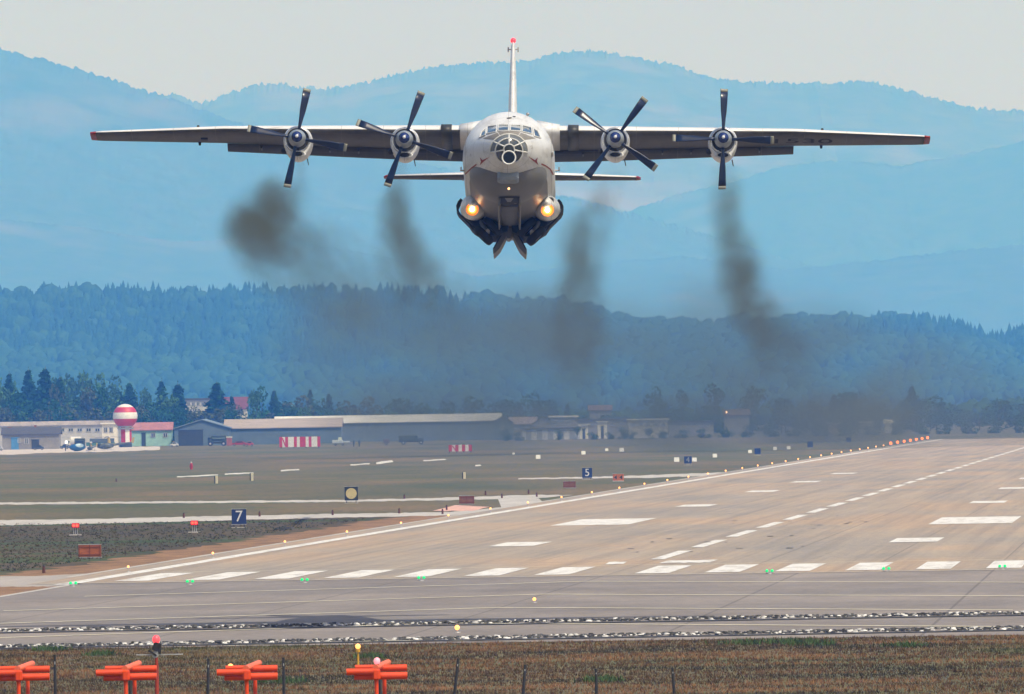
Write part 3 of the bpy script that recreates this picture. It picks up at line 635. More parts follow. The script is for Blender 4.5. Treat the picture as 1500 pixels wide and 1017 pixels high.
building('flat_workshop', 'grey workshop with white roof edge between small houses', 806, 846, 606.5, 609, 3640, 14, W_grey, R_light, 'flat', wins=[(812 + 9 * i, 818 + 9 * i, 614, 619) for i in range(3)], cat='workshop')
building('garage_row', 'low pale garage row in front of the small houses', 766, 850, 624, 626, 3540, 8, W_pale, R_dark, 'flat', doors=[(771 + i * 16, 779 + i * 16, 628, D_grey) for i in range(5)], cat='garages')
building('wall_building', 'long grey building with one white section behind the hedges', 846, 922, 611, 613, 3620, 10, W_grey, R_dark, 'flat', wins=[(866 + i * 14, 871 + i * 14, 617, 621) for i in range(4)], cat='building')
building('white_gatehouse', 'small white gatehouse left of the beige block', 876, 890, 615, 616, 3580, 6, wallmat('gatehouse render', (.6, .58, .5)), R_light, 'flat', doors=[(881, 885, 622, D_dark)], cat='gatehouse')
building('white_gatehouse', 'white kiosk with arched doorway at the end of the garages', 850, 862, 620, 621, 3570, 6, wallmat('kiosk render', (.6, .58, .5)), R_light, 'flat', doors=[(854, 858, 626, D_dark)], cat='kiosk')
building('beige_block', 'beige block with blank front half hidden by low bushes', 921, 979, 611, 613, 3560, 14, wallmat('beige render', (.45, .42, .35)), R_light, 'flat', wins=[(926 + i * 11, 931 + i * 11, 618, 622) for i in range(5)], cat='building')
building('long_wall_building', 'long low grey building right of the beige block in smoke', 980, 1046, 614, 616, 3640, 10, W_grey, R_dark, 'flat', wins=[(1026 + i * 9, 1031 + i * 9, 618, 622) for i in range(2)], cat='building')
building('red_roofed_house', 'house with faded red hipped roof above the white kiosk', 864, 896, 592, 599, 3900, 12, W_grey, R_red, 'x', wins=[(872, 877, 601, 605)], cat='house')
building('red_roofed_house', 'reddish roofed house half lost in smoke, right of the grey building', 1062, 1098, 598, 606, 3850, 12, W_grey, R_red, 'x', cat='house')
building('far_shed', 'pale shed seen through smoke left of the far runway lights', 1262, 1280, 615, 617, 3700, 8, W_pale, R_light, 'flat', cat='shed')
building('far_shed', 'small white shed with tilted roof behind the far runway end', 1297, 1307, 613, 618, 3680, 6, wallmat('shed render', (.6, .6, .58)), R_light, 'x', cat='shed')
building('far_shed', 'dim pink shed among bushes near the far runway end', 1215, 1228, 617, 619, 3720, 6, wallmat('pink render', (.45, .36, .34)), R_light, 'flat', cat='shed')
# hedges in front of the houses: low individual bushes
def bush(px, py, w, label):
    Yb = G(px, py).y if py < 700 else 3500
    Yb = 3480; cd, td = proto('dark', px % 5); t_ = thing('bush', label, 'bush', (P(px, 620, Yb).x, Yb, -1.0), px, 'bushes before the houses')
    t_.scale = (w / F * Yb / .85, w / F * Yb / .85, (P(px, py, Yb).z + 1)); o = bpy.data.objects.new('foliage', cd); COL.objects.link(o); o.parent = t_
    o = bpy.data.objects.new('stem', td); COL.objects.link(o); o.parent = t_
for i, (px, py, w_) in enumerate([(742, 626, 24), (760, 630, 22), (818, 624, 16), (846, 621, 12), (868, 630, 22), (893, 630, 20), (913, 622, 20), (928, 629, 18), (951, 624, 20), (972, 627, 26), (1000, 626, 30), (1030, 625, 30), (1062, 622, 34), (1095, 620, 34), (1130, 618, 36), (1165, 617, 34), (1200, 619, 34), (1240, 620, 36), (1275, 621, 34), (1315, 618, 34), (1350, 616, 34), (1385, 612, 34), (1420, 614, 34), (1460, 612, 36), (1495, 612, 34)]):
    bush(px, py, w_, 'dark rounded bush at the foot of the far houses, %s from left' % nth(i))
# ------------------------------------------------------------------ the aircraft (four-engined turboprop freighter), nose towards the camera
AM = Matrix.Translation(P(748, 197, 500)) @ Matrix.Rotation(R(-.43), 4, 'Z') @ Matrix.Rotation(R(1.19), 4, 'Y') @ Matrix.Rotation(R(-6), 4, 'X')
AI = AM.inverted()
def L(px, py, yl):                                   # local point on a line of sight at local station yl
    o_ = AI @ Vector((0, 0, H)); d = AI.to_3x3() @ ray(px, py); return o_ + d * ((yl - o_.y) / d.y)
plane = thing('cargo_aircraft', 'white four-engined turboprop cargo aircraft climbing towards the viewer over the runway end', 'aircraft'); plane.matrix_world = AM
def streak_mat(name, c1, c2, rough, metal, sc, dirt=(.25, .23, .2), d0=.49, d1=.72):
    m, n, b, tc = base_mat(name, rough); b.inputs['Metallic'].default_value = metal; b.inputs['Specular IOR Level'].default_value = .5
    a_ = noise_node(n, tc, sc, 6, .65); d_ = noise_node(n, tc, (sc[0] * 2.5, sc[1] * .6, sc[2] * 2.5), 6, .7, off=(3, 1, 2))
    c = ramp(n, a_, [(.35, c1), (.65, c2)]); g = ramp(n, d_, [(d0, (0, 0, 0)), (d1, (.7, .7, .7))]); c = mixc(n, g, c, dirt)
    # panel seams
    sx = n.nodes.new('ShaderNodeSeparateXYZ'); n.links.new(tc.outputs['Object'], sx.inputs[0])
    for ax, per, wd in ((1, 1.3, .012), (0, 1.9, .012)):
        mo = n.nodes.new('ShaderNodeMath'); mo.operation = 'PINGPONG'; mo.inputs[1].default_value = per / 2; n.links.new(sx.outputs[ax], mo.inputs[0])
        lt = n.nodes.new('ShaderNodeMath'); lt.operation = 'LESS_THAN'; lt.inputs[1].default_value = wd; n.links.new(mo.outputs[0], lt.inputs[0])
        ml = n.nodes.new('ShaderNodeMath'); ml.operation = 'MULTIPLY'; ml.inputs[1].default_value = .5; n.links.new(lt.outputs[0], ml.inputs[0]); c = mixc(n, ml.outputs[0], c, (.16, .15, .14))
    n.links.new(c, b.inputs['Base Color'])
    rr = n.nodes.new('ShaderNodeMapRange'); rr.inputs[3].default_value = rough * .8; rr.inputs[4].default_value = min(1, rough * 1.4); n.links.new(a_, rr.inputs[0]); n.links.new(rr.outputs[0], b.inputs['Roughness'])
    return m
SKIN = streak_mat('aircraft white paint', (.6, .6, .6), (.72, .72, .72), .3, .0, (.8, .35, .8), d0=.5, d1=.8)
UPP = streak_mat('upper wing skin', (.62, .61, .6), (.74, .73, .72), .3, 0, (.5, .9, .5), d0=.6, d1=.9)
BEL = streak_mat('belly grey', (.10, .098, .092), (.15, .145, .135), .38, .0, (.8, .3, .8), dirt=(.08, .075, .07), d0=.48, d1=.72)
WSK = streak_mat('wing skin', (.052, .049, .044), (.095, .088, .078), .5, .0, (.5, .9, .5), dirt=(.02, .018, .015), d0=.46, d1=.7)  # grey underside paint, darkened further so the colour carries shade against ground bounce
FSK = streak_mat('flap skin', (.03, .03, .028), (.055, .054, .05), .45, .2, (.6, .6, .6), dirt=(.08, .075, .06))
RAD = streak_mat('radome grey', (.125, .122, .118), (.175, .17, .162), .4, 0, (.7, .4, .7), dirt=(.14, .13, .12), d0=.55, d1=.8)
NAV = mat('blade navy', (.008, .016, .045), .3, var=.3, scale=(3, 3, 1)); TIPM = mat('blade tip', (.22, .22, .18), .5, var=.1)
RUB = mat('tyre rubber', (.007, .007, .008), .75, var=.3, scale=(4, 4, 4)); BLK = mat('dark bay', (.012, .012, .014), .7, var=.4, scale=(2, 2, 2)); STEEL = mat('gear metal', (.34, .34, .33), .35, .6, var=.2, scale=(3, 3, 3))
REDP = mat('red paint', (.27, .02, .022), .45, var=.15, scale=(2, 2, 2)); WFR = mat('window frame white', (.68, .68, .66), .35, var=.08, scale=(2, 2, 2)); COCK = mat('cockpit glass', (.025, .045, .07), .06, var=.3, scale=(1, 1, 1), spec=.9)
NGL = mat('nose glass', (.05, .06, .065), .1, var=.3, scale=(1.5, 1.5, 1.5), spec=.8); AG = mat('anti-glare grey', (.2, .185, .165), .6, var=.15, scale=(2, 2, 2))
def circ(y, cz, rx, u, d, n=56, cx=0, p=2.0):
    out = []
    for i in range(n):
        a = 2 * math.pi * i / n; c, s = math.cos(a), math.sin(a); k = 2 / p
        xx = rx * math.copysign(abs(c) ** k, c); zz = (u if s >= 0 else d) * math.copysign(abs(s) ** k, s); out.append(Vector((cx + xx, y, cz + zz)))
    return out
ST = [(-14.25, -2.2, .02, .02, .02), (-14.2, -2.2, .22, .2, .22), (-14.1, -2.2, .38, .34, .37), (-13.85, -2.2, .62, .53, .59), (-13.4, -2.17, .9, .72, .86), (-12.8, -2.14, 1.18, .86, 1.12), (-12.0, -2.1, 1.46, .97, 1.38), (-11.35, -2.08, 1.64, 1.1, 1.55),
      (-10.8, -2.07, 1.77, 1.34, 1.67), (-10.3, -2.06, 1.86, 1.58, 1.76), (-9.7, -2.05, 1.94, 1.82, 1.86), (-9.2, -2.05, 1.99, 1.94, 1.92), (-8.6, -2.05, 2.03, 2.01, 1.98), (-7.6, -2.05, 2.05, 2.05, 2.03), (-5, -2.05, 2.05, 2.05, 2.05), (0, -2.05, 2.05, 2.05, 2.05), (5, -2.05, 2.05, 2.05, 2.05),
      (8, -1.9, 1.98, 1.9, 1.9), (11, -1.55, 1.7, 1.52, 1.4), (14, -1.2, 1.25, 1.15, .95), (17, -1.0, .75, .8, .62), (18.6, -.95, .42, .45, .38)]
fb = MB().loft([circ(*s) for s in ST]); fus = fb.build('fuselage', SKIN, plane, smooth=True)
def two_tone(o_, m_, test):
    o_.data.materials.append(m_)
    for p_ in o_.data.polygons:
        if test(p_): p_.material_index = 1
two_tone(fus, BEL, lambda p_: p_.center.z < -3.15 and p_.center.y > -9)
BV = BVHTree.FromPolygons([Vector(v) for v in fb.v], fb.f)
def cast(px, py, off=.0):
    o_ = AI @ Vector((0, 0, H)); d = (AI.to_3x3() @ ray(px, py)).normalized(); h = BV.ray_cast(o_, d)
    if h[0] is None: return None
    nn = h[1] if h[1].dot(d) < 0 else -h[1]
    return h[0] + nn * off
def patch(corners, off=.015, k=7):
    """a thin patch lying on the fuselage skin, its four corners given as seen in the photograph"""
    a, b_, c, d = [Vector(q) for q in corners]; vs, ok = [], True
    for i in range(k + 1):
        for j in range(k + 1):
            u, v = i / k, j / k; q = (a * (1 - u) + b_ * u) * (1 - v) + (d * (1 - u) + c * u) * v; h = cast(q.x, q.y, off)
            if h is None: return None
            vs.append(h)
    return vs, [(i * (k + 1) + j, (i + 1) * (k + 1) + j, (i + 1) * (k + 1) + j + 1, i * (k + 1) + j + 1) for i in range(k) for j in range(k)]
def decal(name, polys, m, parent, off=.015, k=7):
    b_ = MB()
    for p in polys:
        if len(p) == 3: p = [p[0], p[1], p[2], p[2]]
        r = patch(p, off, k)
        if r: b_.add(*r)
    return b_.build(name, m, parent, smooth=True)
def strip(pts, wd, sub=5):                            # a painted line following the skin
    out = []
    for (x0, y0), (x1, y1) in zip(pts[:-1], pts[1:]):
        d = Vector((x1 - x0, y1 - y0)).normalized(); n_ = Vector((-d.y, d.x)) * wd / 2
        out.append([(x0 - n_.x, y0 - n_.y), (x1 - n_.x, y1 - n_.y), (x1 + n_.x, y1 + n_.y), (x0 + n_.x, y0 + n_.y)])
    return out
def wire(pts, r, b_, off=.02, sub=6, n=6):
    q = []
    for (x0, y0), (x1, y1) in zip(pts[:-1], pts[1:]):
        for i in range(sub): t = i / sub; h = cast(x0 + (x1 - x0) * t, y0 + (y1 - y0) * t, off); q.append(h)
    q.append(cast(*pts[-1], off)); q = [h for h in q if h is not None]; b_.tube(q, r, n)
# chin radome, camera housing, nose lamp
chin = MB().ball((0, -9.7, -2.98), (1.72, 3.0, 1.28), 40, 24).build('chin_radome', RAD, plane, smooth=True)
BV0 = BV; fbv = MB(); fbv.v, fbv.f = list(fb.v), list(fb.f); cb = MB().ball((0, -9.7, -2.98), (1.72, 3.0, 1.28), 40, 24); fbv.add(cb.v, cb.f); BV = BVHTree.FromPolygons([Vector(v) for v in fbv.v], fbv.f)
q = cast(745, 256, .0); BV = BV0; MB().box(q + Vector((0, .05, 0)), (.95, .5, .56), rot=Matrix.Rotation(R(-25), 3, 'X'), bev=.09).build('radar_housing', mat('housing grey', (.23, .26, .29), .5, var=.12, scale=(2, 2, 2)), plane, smooth='auto')
AMB = emit('amber lamp', (1, .42, .1), 14); HOT = emit('landing lamp', (1, .75, .4), 14)
def lamp_disc(px, py, yl, r, m, parent, name='landing_light', rim=True):
    c = L(px, py, yl); b_ = MB().ball(c, (r, r * .5, r), 16, 8); o_ = b_.build(name, m, parent, smooth=True)
    if rim:
        MB().torus(c + Vector((0, .03, 0)), (0, 1, 0), r * 1.15, r * .22, 20, 6).build('lamp_rim', STEEL, o_, smooth=True)
    return o_
lamp_disc(746, 274, -12.55, .05, emit('nose lamp', (1, .5, .2), 3), plane, 'nose_light')
# windscreen
wz = lambda pts: [(690 + a / 12.71, 165 + b_ / 12.71) for a, b_ in pts]
panes = [[(512, 208), (706, 208), (706, 314), (512, 318)], [(740, 208), (932, 210), (930, 322), (740, 314)], [(312, 238), (482, 214), (484, 334), (304, 372)], [(958, 214), (1132, 258), (1138, 374), (954, 330)],
         [(215, 330), (292, 262), (284, 392), (175, 440)], [(1160, 268), (1245, 320), (1300, 450), (1180, 412)]]
for p_ in panes: decal('windscreen_pane', [wz(p_)], COCK, plane, .02)
fr = MB()
for p_ in panes: q = wz(p_); wire(q + [q[0]], .028, fr, .03)
fr.build('windscreen_frame', WFR, plane, smooth=True)
decal('anti_glare_panel', [wz(p_) for p_ in ([(225, 452), (500, 345), (548, 410), (460, 478)], [(512, 336), (722, 318), (722, 384), (560, 408)], [(722, 318), (925, 336), (880, 408), (722, 384)], [(935, 345), (1210, 450), (990, 482), (890, 408)])], AG, plane, .012)
# glazed nose
def pol(cx, cy, rx, ry, a): return (cx + rx * math.cos(R(a)), cy - ry * math.sin(R(a)))
C0, C1 = (746.2, 216.6), (746.2, 219.2)
def sector(a0, a1, inner, outer, k=4):
    out = []
    for i in range(k):
        b0, b1 = a0 + (a1 - a0) * i / k, a0 + (a1 - a0) * (i + 1) / k; out.append([inner(b0), outer(b0), outer(b1), inner(b1)])
    return out
r1 = lambda a: pol(*C0, 7.4, 7.6, a); r2 = lambda a: pol(*C1, 19.3, 18.2, a); r3 = lambda a: pol(*C1, 27, 24.2, a)
glz = []
for a0, a1 in ((35, 90), (90, 145), (145, 184), (-4, 35), (184, 238), (-58, -4)): glz.append(decal('nose_pane', sector(a0, a1, r1, r2), NGL, plane, .02, 3))
for a0, a1 in ((35, 90), (90, 145), (145, 184), (-4, 35)): glz.append(decal('nose_pane', sector(a0, a1, r2, r3), mat('nose side glass', (.14, .155, .165), .12, var=.2, scale=(2, 2, 2), spec=.8), plane, .02, 3))
decal('nose_pane', sector(0, 360, lambda a: C0, r1, 12), NGL, plane, .025, 2)
fr = MB()
arc = lambda f, a0, a1, k=24: [f(a0 + (a1 - a0) * i / k) for i in range(k + 1)]
for p_ in (arc(r1, 0, 360), arc(r2, -58, 238), arc(r3, -4, 184), [r1(90), r3(90)], [r1(35), r3(35)], [r1(145), r3(145)], [r1(184), r3(184)], [r1(-4), r3(-4)]): wire(p_, .033, fr, .035, 2)
fr.build('nose_frame', WFR, plane, smooth=True)
q = cast(746.2, 229, .0); cc = q + Vector((0, -.42, -.04))
MB().cyl(cc + Vector((0, .5, 0)), cc, .27, .27, 24).build('bomb_sight_window', mat('sight glass', (.006, .009, .013), .25, spec=.3), plane, smooth='auto')
MB().torus(cc, (0, 1, 0), .29, .035, 32, 8).build('sight_ring', WFR, plane, smooth=True)
# red markings
decal('red_stripe', strip([(699.3, 238.3), (692, 243.5), (682.6, 252.8)], 1.9) + strip([(793.2, 237.6), (800.5, 241), (806.5, 245.6), (810.6, 253.6)], 1.9), REDP, plane, .02, 3)
lz = lambda pts: [wz([p])[0] for p in pts]
decal('bird_emblem', [lz([(355, 795), (230, 850), (232, 890), (355, 795)]), lz([(180, 800), (232, 858), (215, 878), (200, 870)]), lz([(232, 855), (240, 885), (178, 948), (200, 880)]),
                      lz([(1070, 788), (1190, 850), (1185, 885), (1070, 788)]), lz([(1245, 800), (1195, 852), (1210, 875), (1228, 868)]), lz([(1190, 850), (1228, 870), (1256, 945), (1190, 888)])], REDP, plane, .022, 3)
decal('red_flash', [[(803.5, 197), (806.5, 198), (810.5, 213), (807.5, 211)]], mat('red orange paint', (.6, .1, .04), .5), plane, .02, 3)
decal('roof_vent', [wz([(675, 72), (765, 62), (762, 82), (680, 90)]), wz([(780, 40), (838, 46), (836, 60), (790, 56)])], BLK, plane, .02, 2)
decal('stencil_mark', [wz(p_) for p_ in ([(1110, 590), (1145, 585), (1145, 592), (1110, 597)], [(1120, 632), (1158, 622), (1158, 629), (1120, 640)], [(0, 740), (20, 740), (20, 747), (0, 747)], [(0, 772), (20, 772), (20, 779), (0, 779)])] + [[(808, 221), (810.4, 221), (810.6, 227), (808.4, 227)]], AG, plane, .02, 2)
def mast(px, py, px2, py2, yl, r=.035, knob=0, name='antenna'):
    a, b_ = L(px, py, yl), L(px2, py2, yl); m_ = MB().cyl(a, b_, r, r * .8, 8)
    if knob: m_.ball(b_, knob, 8, 6)
    return m_.build(name, STEEL, plane, smooth='auto')
mast(721, 176, 721, 171.5, -9, .06, .07); mast(739.5, 170, 739.5, 167, -8.4, .05, .06); mast(771, 173.5, 773.8, 165, -9, .04, .08); mast(697, 197, 696, 192.5, -9.3, .07, .12)
for s_, px in ((-1, 681.5), (1, 814)):
    a, b_ = L(px, 247.5, -8), L(px + s_ * 5.5, 247.5, -8); MB().cyl(a, b_, .04, .035, 8).cyl(b_, b_ + Vector((0, -.35, .02)), .045, .03, 8).cyl(b_, b_ + Vector((0, 0, .16)), .03, .03, 8).build('pitot_probe', STEEL, plane)
mast(678, 262, 680, 262, -2, .03)

# ---- wings
def foil(n=14, th=.13, camber=.02):
    xs_ = [(1 - math.cos(math.pi * i / n)) / 2 for i in range(n + 1)]
    yt = lambda x: 5 * th * (.2969 * math.sqrt(x) - .126 * x - .3516 * x * x + .2843 * x ** 3 - .1015 * x ** 4); yc = lambda x: camber * 4 * x * (1 - x)
    return [(x, yc(x) + yt(x)) for x in xs_] + [(x, yc(x) - yt(x)) for x in reversed(xs_[1:-1])]
def section(x, chord, yle, z, th, inc, camber=.02):
    c, s = math.cos(R(inc)), math.sin(R(inc)); return [Vector((x, yle + (a * c + b_ * s) * chord, z + (-a * s + b_ * c) * chord)) for a, b_ in foil(14, th, camber)]
def wing_par(x):
    x = abs(x); ks = [(0, 4.85, -2.05, .0, .155), (4.8, 4.5, -1.8, .04, .145), (12.9, 3.35, -1.15, .13, .125), (18.6, 1.95, -.6, .0, .115), (18.98, 1.6, -.45, -.01, .1)]
    for a, b_ in zip(ks[:-1], ks[1:]):
        if x <= b_[0]: t = (x - a[0]) / (b_[0] - a[0]); return [a[i] + (b_[i] - a[i]) * t for i in range(1, 5)]
    return list(ks[-1][1:])
def wing_sec(x): ch_, yl_, z_, th_ = wing_par(x); return section(x, ch_, yl_, z_ , th_, 4.0)
wing_bv = {}
for s_ in (-1, 1):
    xs_ = [0, 1.6, 2.4, 3.6, 4.8, 6.5, 8, 9.6, 11, 12.4, 12.9, 13.4, 15, 17, 18.45, 18.72]
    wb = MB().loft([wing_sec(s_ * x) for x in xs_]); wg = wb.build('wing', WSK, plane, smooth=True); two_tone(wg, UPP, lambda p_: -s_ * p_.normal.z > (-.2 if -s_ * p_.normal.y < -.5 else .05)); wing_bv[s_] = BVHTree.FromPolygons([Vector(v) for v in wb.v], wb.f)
    cap = MB().loft([wing_sec(s_ * x) for x in (18.72, 18.85, 18.94, 18.98)]); cap.build('wing_tip', REDP, wg, smooth=True)
    # flap along the trailing edge, lowered
    rings = []
    for x in (2.0, 4.3, 6.6, 9.0, 11, 12.85):
        ch_, yl_, z_, th_ = wing_par(x); te_y, te_z = yl_ + ch_ * .93 * math.cos(R(4)), z_ - ch_ * .93 * math.sin(R(4)) - .06
        fc_ = .24 * ch_; inc = 20; c, sn = math.cos(R(inc)), math.sin(R(inc)); rings.append([Vector((s_ * x, te_y + (a * c + b_ * sn) * fc_, te_z + (-a * sn + b_ * c) * fc_)) for a, b_ in foil(8, .13, .0)])
    MB().loft(rings).build('flap', FSK, wg, smooth='auto')
    for x in (3.3, 6.9, 8.2, 11.3): ch_, yl_, z_, th_ = wing_par(x); MB().box((s_ * x, yl_ + ch_ * .95, z_ - ch_ * .07 - .2), (.07, .9, .12)).build('flap_bracket', FSK, wg)
    x = 14.1; ch_, yl_, z_, th_ = wing_par(x); hq = wing_bv[s_].ray_cast(Vector((s_ * x, yl_ + .7, 3)), Vector((0, 0, -1)))[0]; MB().cyl(hq - Vector((0, 0, .02)), hq + Vector((0, 0, .1)), .07, .05, 8).build('wing_light', BLK, wg); hq = wing_bv[s_].ray_cast(Vector((s_ * x, yl_ + ch_ - .15, -3)), Vector((0, 0, 1)))[0]; MB().cyl(hq + Vector((0, 0, .02)), hq - Vector((0, 0, .14)), .07, .05, 8).build('wing_light', BLK, wg)
    # wing root fillet
    MB().loft([[v * 1.0 + Vector((0, 0, 0)) for v in section(s_ * 1.2, 5.4, -2.4, .05, .2, 4)], section(s_ * 2.25, 4.9, -2.12, .02, .16, 4)]).build('wing_fillet', SKIN, wg, smooth=True)
    MB().loft([[v + Vector((0, 0, 0)) for v in section(s_ * 2.62, 4.93, -2.08, .008, .162, 4)], section(s_ * 3.1, 4.9, -2.06, .012, .16, 4)]).build('wing_root_band', FSK, wg, smooth=True)
# registration under the right-hand wing
def text_mesh(txt, size, ext=.0):
    cu = bpy.data.curves.new('lettering', 'FONT'); cu.body = txt; cu.size = size; cu.extrude = ext; cu.align_x = 'CENTER'; cu.align_y = 'CENTER'; o_ = bpy.data.objects.new('lettering', cu); COL.objects.link(o_)
    dg = bpy.context.evaluated_depsgraph_get(); me = bpy.data.meshes.new_from_object(o_.evaluated_get(dg)); bpy.data.objects.remove(o_); return me
me = text_mesh('1530', 2.3); bvw = wing_bv[1]
import bmesh
bm = bmesh.new(); bm.from_mesh(me); bmesh.ops.subdivide_edges(bm, edges=[e for e in bm.edges if e.calc_length() > .3], cuts=3); bmesh.ops.triangulate(bm, faces=bm.faces)
for v in bm.verts:
    x = 13.15 + v.co.x * .64; y = .45 - v.co.y * .85; h = bvw.ray_cast(Vector((x, y, -3)), Vector((0, 0, 1))); v.co = Vector((x, y, (h[0].z if h[0] else 0) - .012))
bm.to_mesh(me); bm.free(); me.materials.clear(); me.materials.append(mat('registration black', (.008, .008, .008), .8)); ob = bpy.data.objects.new('registration', me); COL.objects.link(ob); ob.parent = plane
hh = wing_bv[-1].ray_cast(Vector((-13.85, .9, -3)), Vector((0, 0, 1))); MB().box((-13.85, .6, (hh[0].z if hh[0] else -.2) - .02), (.3, .5, .06)).build('wing_plate', BLK, plane)
# aerial wire from roof to fin
# ---- engines
def nacelle():
    rings = []
    for y, rx, u, d, dz in ((-4.0, .50, .50, .50, 0), (-4.10, .55, .55, .76, 0), (-4.02, .60, .60, .84, 0), (-3.8, .64, .63, .9, 0.03), (-3.2, .66, .63, .9, .08), (-2, .66, .6, .92, .16), (-.5, .6, .5, .8, .25), (1.2, .45, .4, .6, .35), (2.6, .2, .2, .2, .35)): rings.append(circ(y + 4.6, dz, rx, u, d, 32))
    return MB().loft(rings)
def blade_mesh():
    b_ = MB(); tip = MB(); rings = []
    for r_, ch_, tw, th in ((.34, .14, 60, .09), (.55, .18, 50, .06), (.9, .28, 40, .045), (1.3, .36, 31, .035), (1.8, .40, 25, .026), (2.12, .42, 22, .02), (2.27, .41, 21, .014)):
        c, s = math.cos(R(tw)), math.sin(R(tw)); ring = []
        for a in range(10): q = 2 * math.pi * a / 10; x, y = ch_ * .44 * math.cos(q), th * math.sin(q); ring.append(Vector((x * c - y * s, x * s + y * c, r_)))
        rings.append(ring)
    b_.loft(rings[:-1]); tip.loft(rings[-2:]); return b_, tip
nb = nacelle(); bb, tb = blade_mesh(); first = None
def spinner():
    prof_ = [(-.72, .03), (-.7, .07), (-.63, .16), (-.52, .245), (-.36, .315), (-.18, .37), (0, .395), (.2, .39)]
    return [[Vector((r_ * math.cos(2 * math.pi * i / 28), y, r_ * math.sin(2 * math.pi * i / 28))) for i in range(28)] for y, r_ in prof_]
sp = spinner(); GREYS = mat('spinner grey', (.30, .33, .36), .35, .3, var=.1, scale=(2, 2, 2))
for k, (px, py, off) in enumerate(((436, 200, 79), (593, 201.5, 70.5), (902, 201, 54), (1060, 201.5, 89))):
    hub = L(px, py, -4.6)
    if first is None:
        e = nb.build('engine', SKIN, plane, smooth=True); e.location = hub; first = e
        parts = [MB().loft(sp[3:]).build('spinner', GREYS, e, smooth=True), MB().loft(sp[1:4]).build('spinner_band', mat('spinner navy', (.015, .03, .13), .25), e, smooth=True), MB().ball((0, -.7, 0), (.075, .06, .075), 12, 8).build('spinner_tip', mat('spinner white', (.6, .62, .65), .3), e, smooth=True),
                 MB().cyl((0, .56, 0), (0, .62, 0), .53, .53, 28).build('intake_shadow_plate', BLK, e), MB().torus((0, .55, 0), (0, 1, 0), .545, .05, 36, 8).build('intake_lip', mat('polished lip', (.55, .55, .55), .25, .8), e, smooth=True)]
        sc_ = MB().loft([[Vector((.27 * math.cos(2 * math.pi * i / 20) * w_, y, -.66 + .1 * math.sin(2 * math.pi * i / 20) * w_)) for i in range(20)] for y, w_ in ((.5, 1.1), (.44, 1.25), (.55, 1.45), (.8, 1.5))], cap=False); sc_.build('oil_cooler_scoop', SKIN, e, smooth=True)
        MB().loft([[Vector((.24 * math.cos(2 * math.pi * i / 20), y, -.66 + .09 * math.sin(2 * math.pi * i / 20))) for i in range(20)] for y in (.46, .6)]).build('scoop_opening', BLK, e)
        MB().cyl((.42, 1.6, -.72), (.48, 1.6, -1.02), .03, .02, 6).build('drain_mast', BLK, e); MB().ball((-.62, 1.2, -.42), (.14, .3, .14), 10, 8).build('starter_outlet', BLK, e, smooth=True)
        MB().cyl((.0, 3.3, -.2), (0, 5.2, -.1), .26, .22, 16, cap=True).build('exhaust_pipe', BLK, e)
        bl = [bb.build('propeller_blade', NAV, e, smooth=True) for _ in range(1)]; tp = [tb.build('blade_tip', TIPM, e, smooth=True) for _ in range(1)]
        for j in range(3):
            for src in (bl[0], tp[0]): c_ = src.copy(); COL.objects.link(c_); c_.parent = e
    else:
        e = copy_tree(first, plane); e.location = hub
    j1 = j2 = 0
    for ch_ in [o_ for o_ in COL.objects if o_.parent == e]:
        if ch_.name.startswith('propeller_blade'): ch_.rotation_euler = (0, R(90 - off - 90 * j1), 0); j1 += 1
        elif ch_.name.startswith('blade_tip'): ch_.rotation_euler = (0, R(90 - off - 90 * j2), 0); j2 += 1
# ---- fin and tailplane
def vsec(z, y0, ch_, th, x0=0): return [Vector((x0 + b_ * ch_, y0 + a * ch_, z)) for a, b_ in foil(10, th, 0)]
zt = L(752, 66, 16).z
MB().loft([vsec(-.6, 8.2, 8.2, .07), vsec(.3, 10.0, 6.6, .078), vsec(1.2, 11.1, 5.6, .088), vsec(zt * .6, 12.6, 4.3, .085), vsec(zt - .15, 14.1, 3.0, .065), vsec(zt, 14.4, 2.6, .05)]).build('fin', SKIN, plane, smooth=True)
q = Vector((0, 14.6, zt)); MB().ball(q + Vector((0, 0, .09)), (.13, .16, .13), 12, 8).build('fin_beacon', emit('red beacon', (.9, .05, .07), 1.2), plane, smooth=True)
MB().cyl(q + Vector((-.24, .2, -.3)), q + Vector((.24, .2, -.3)), .03, .03, 6).cyl(q + Vector((-.23, .2, -.42)), q + Vector((-.23, .2, -.2)), .035, .035, 6).cyl(q + Vector((.23, .2, -.42)), q + Vector((.23, .2, -.2)), .035, .035, 6).build('fin_antenna', STEEL, plane)
for s_ in (-1, 1):
    z0 = L(748, 257, 13.5).z
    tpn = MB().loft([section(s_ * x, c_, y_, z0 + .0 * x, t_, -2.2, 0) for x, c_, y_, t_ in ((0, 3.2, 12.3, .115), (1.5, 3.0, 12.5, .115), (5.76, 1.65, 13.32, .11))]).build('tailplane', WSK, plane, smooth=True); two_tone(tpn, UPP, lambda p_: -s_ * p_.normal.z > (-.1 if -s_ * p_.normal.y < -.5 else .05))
    MB().loft([section(s_ * x, c_, y_, z0, t_, -2.2, 0) for x, c_, y_, t_ in ((5.76, 1.65, 13.32, .11), (5.88, 1.5, 13.38, .1), (5.97, 1.1, 13.6, .08))]).build('tailplane_tip', REDP, tpn, smooth=True)
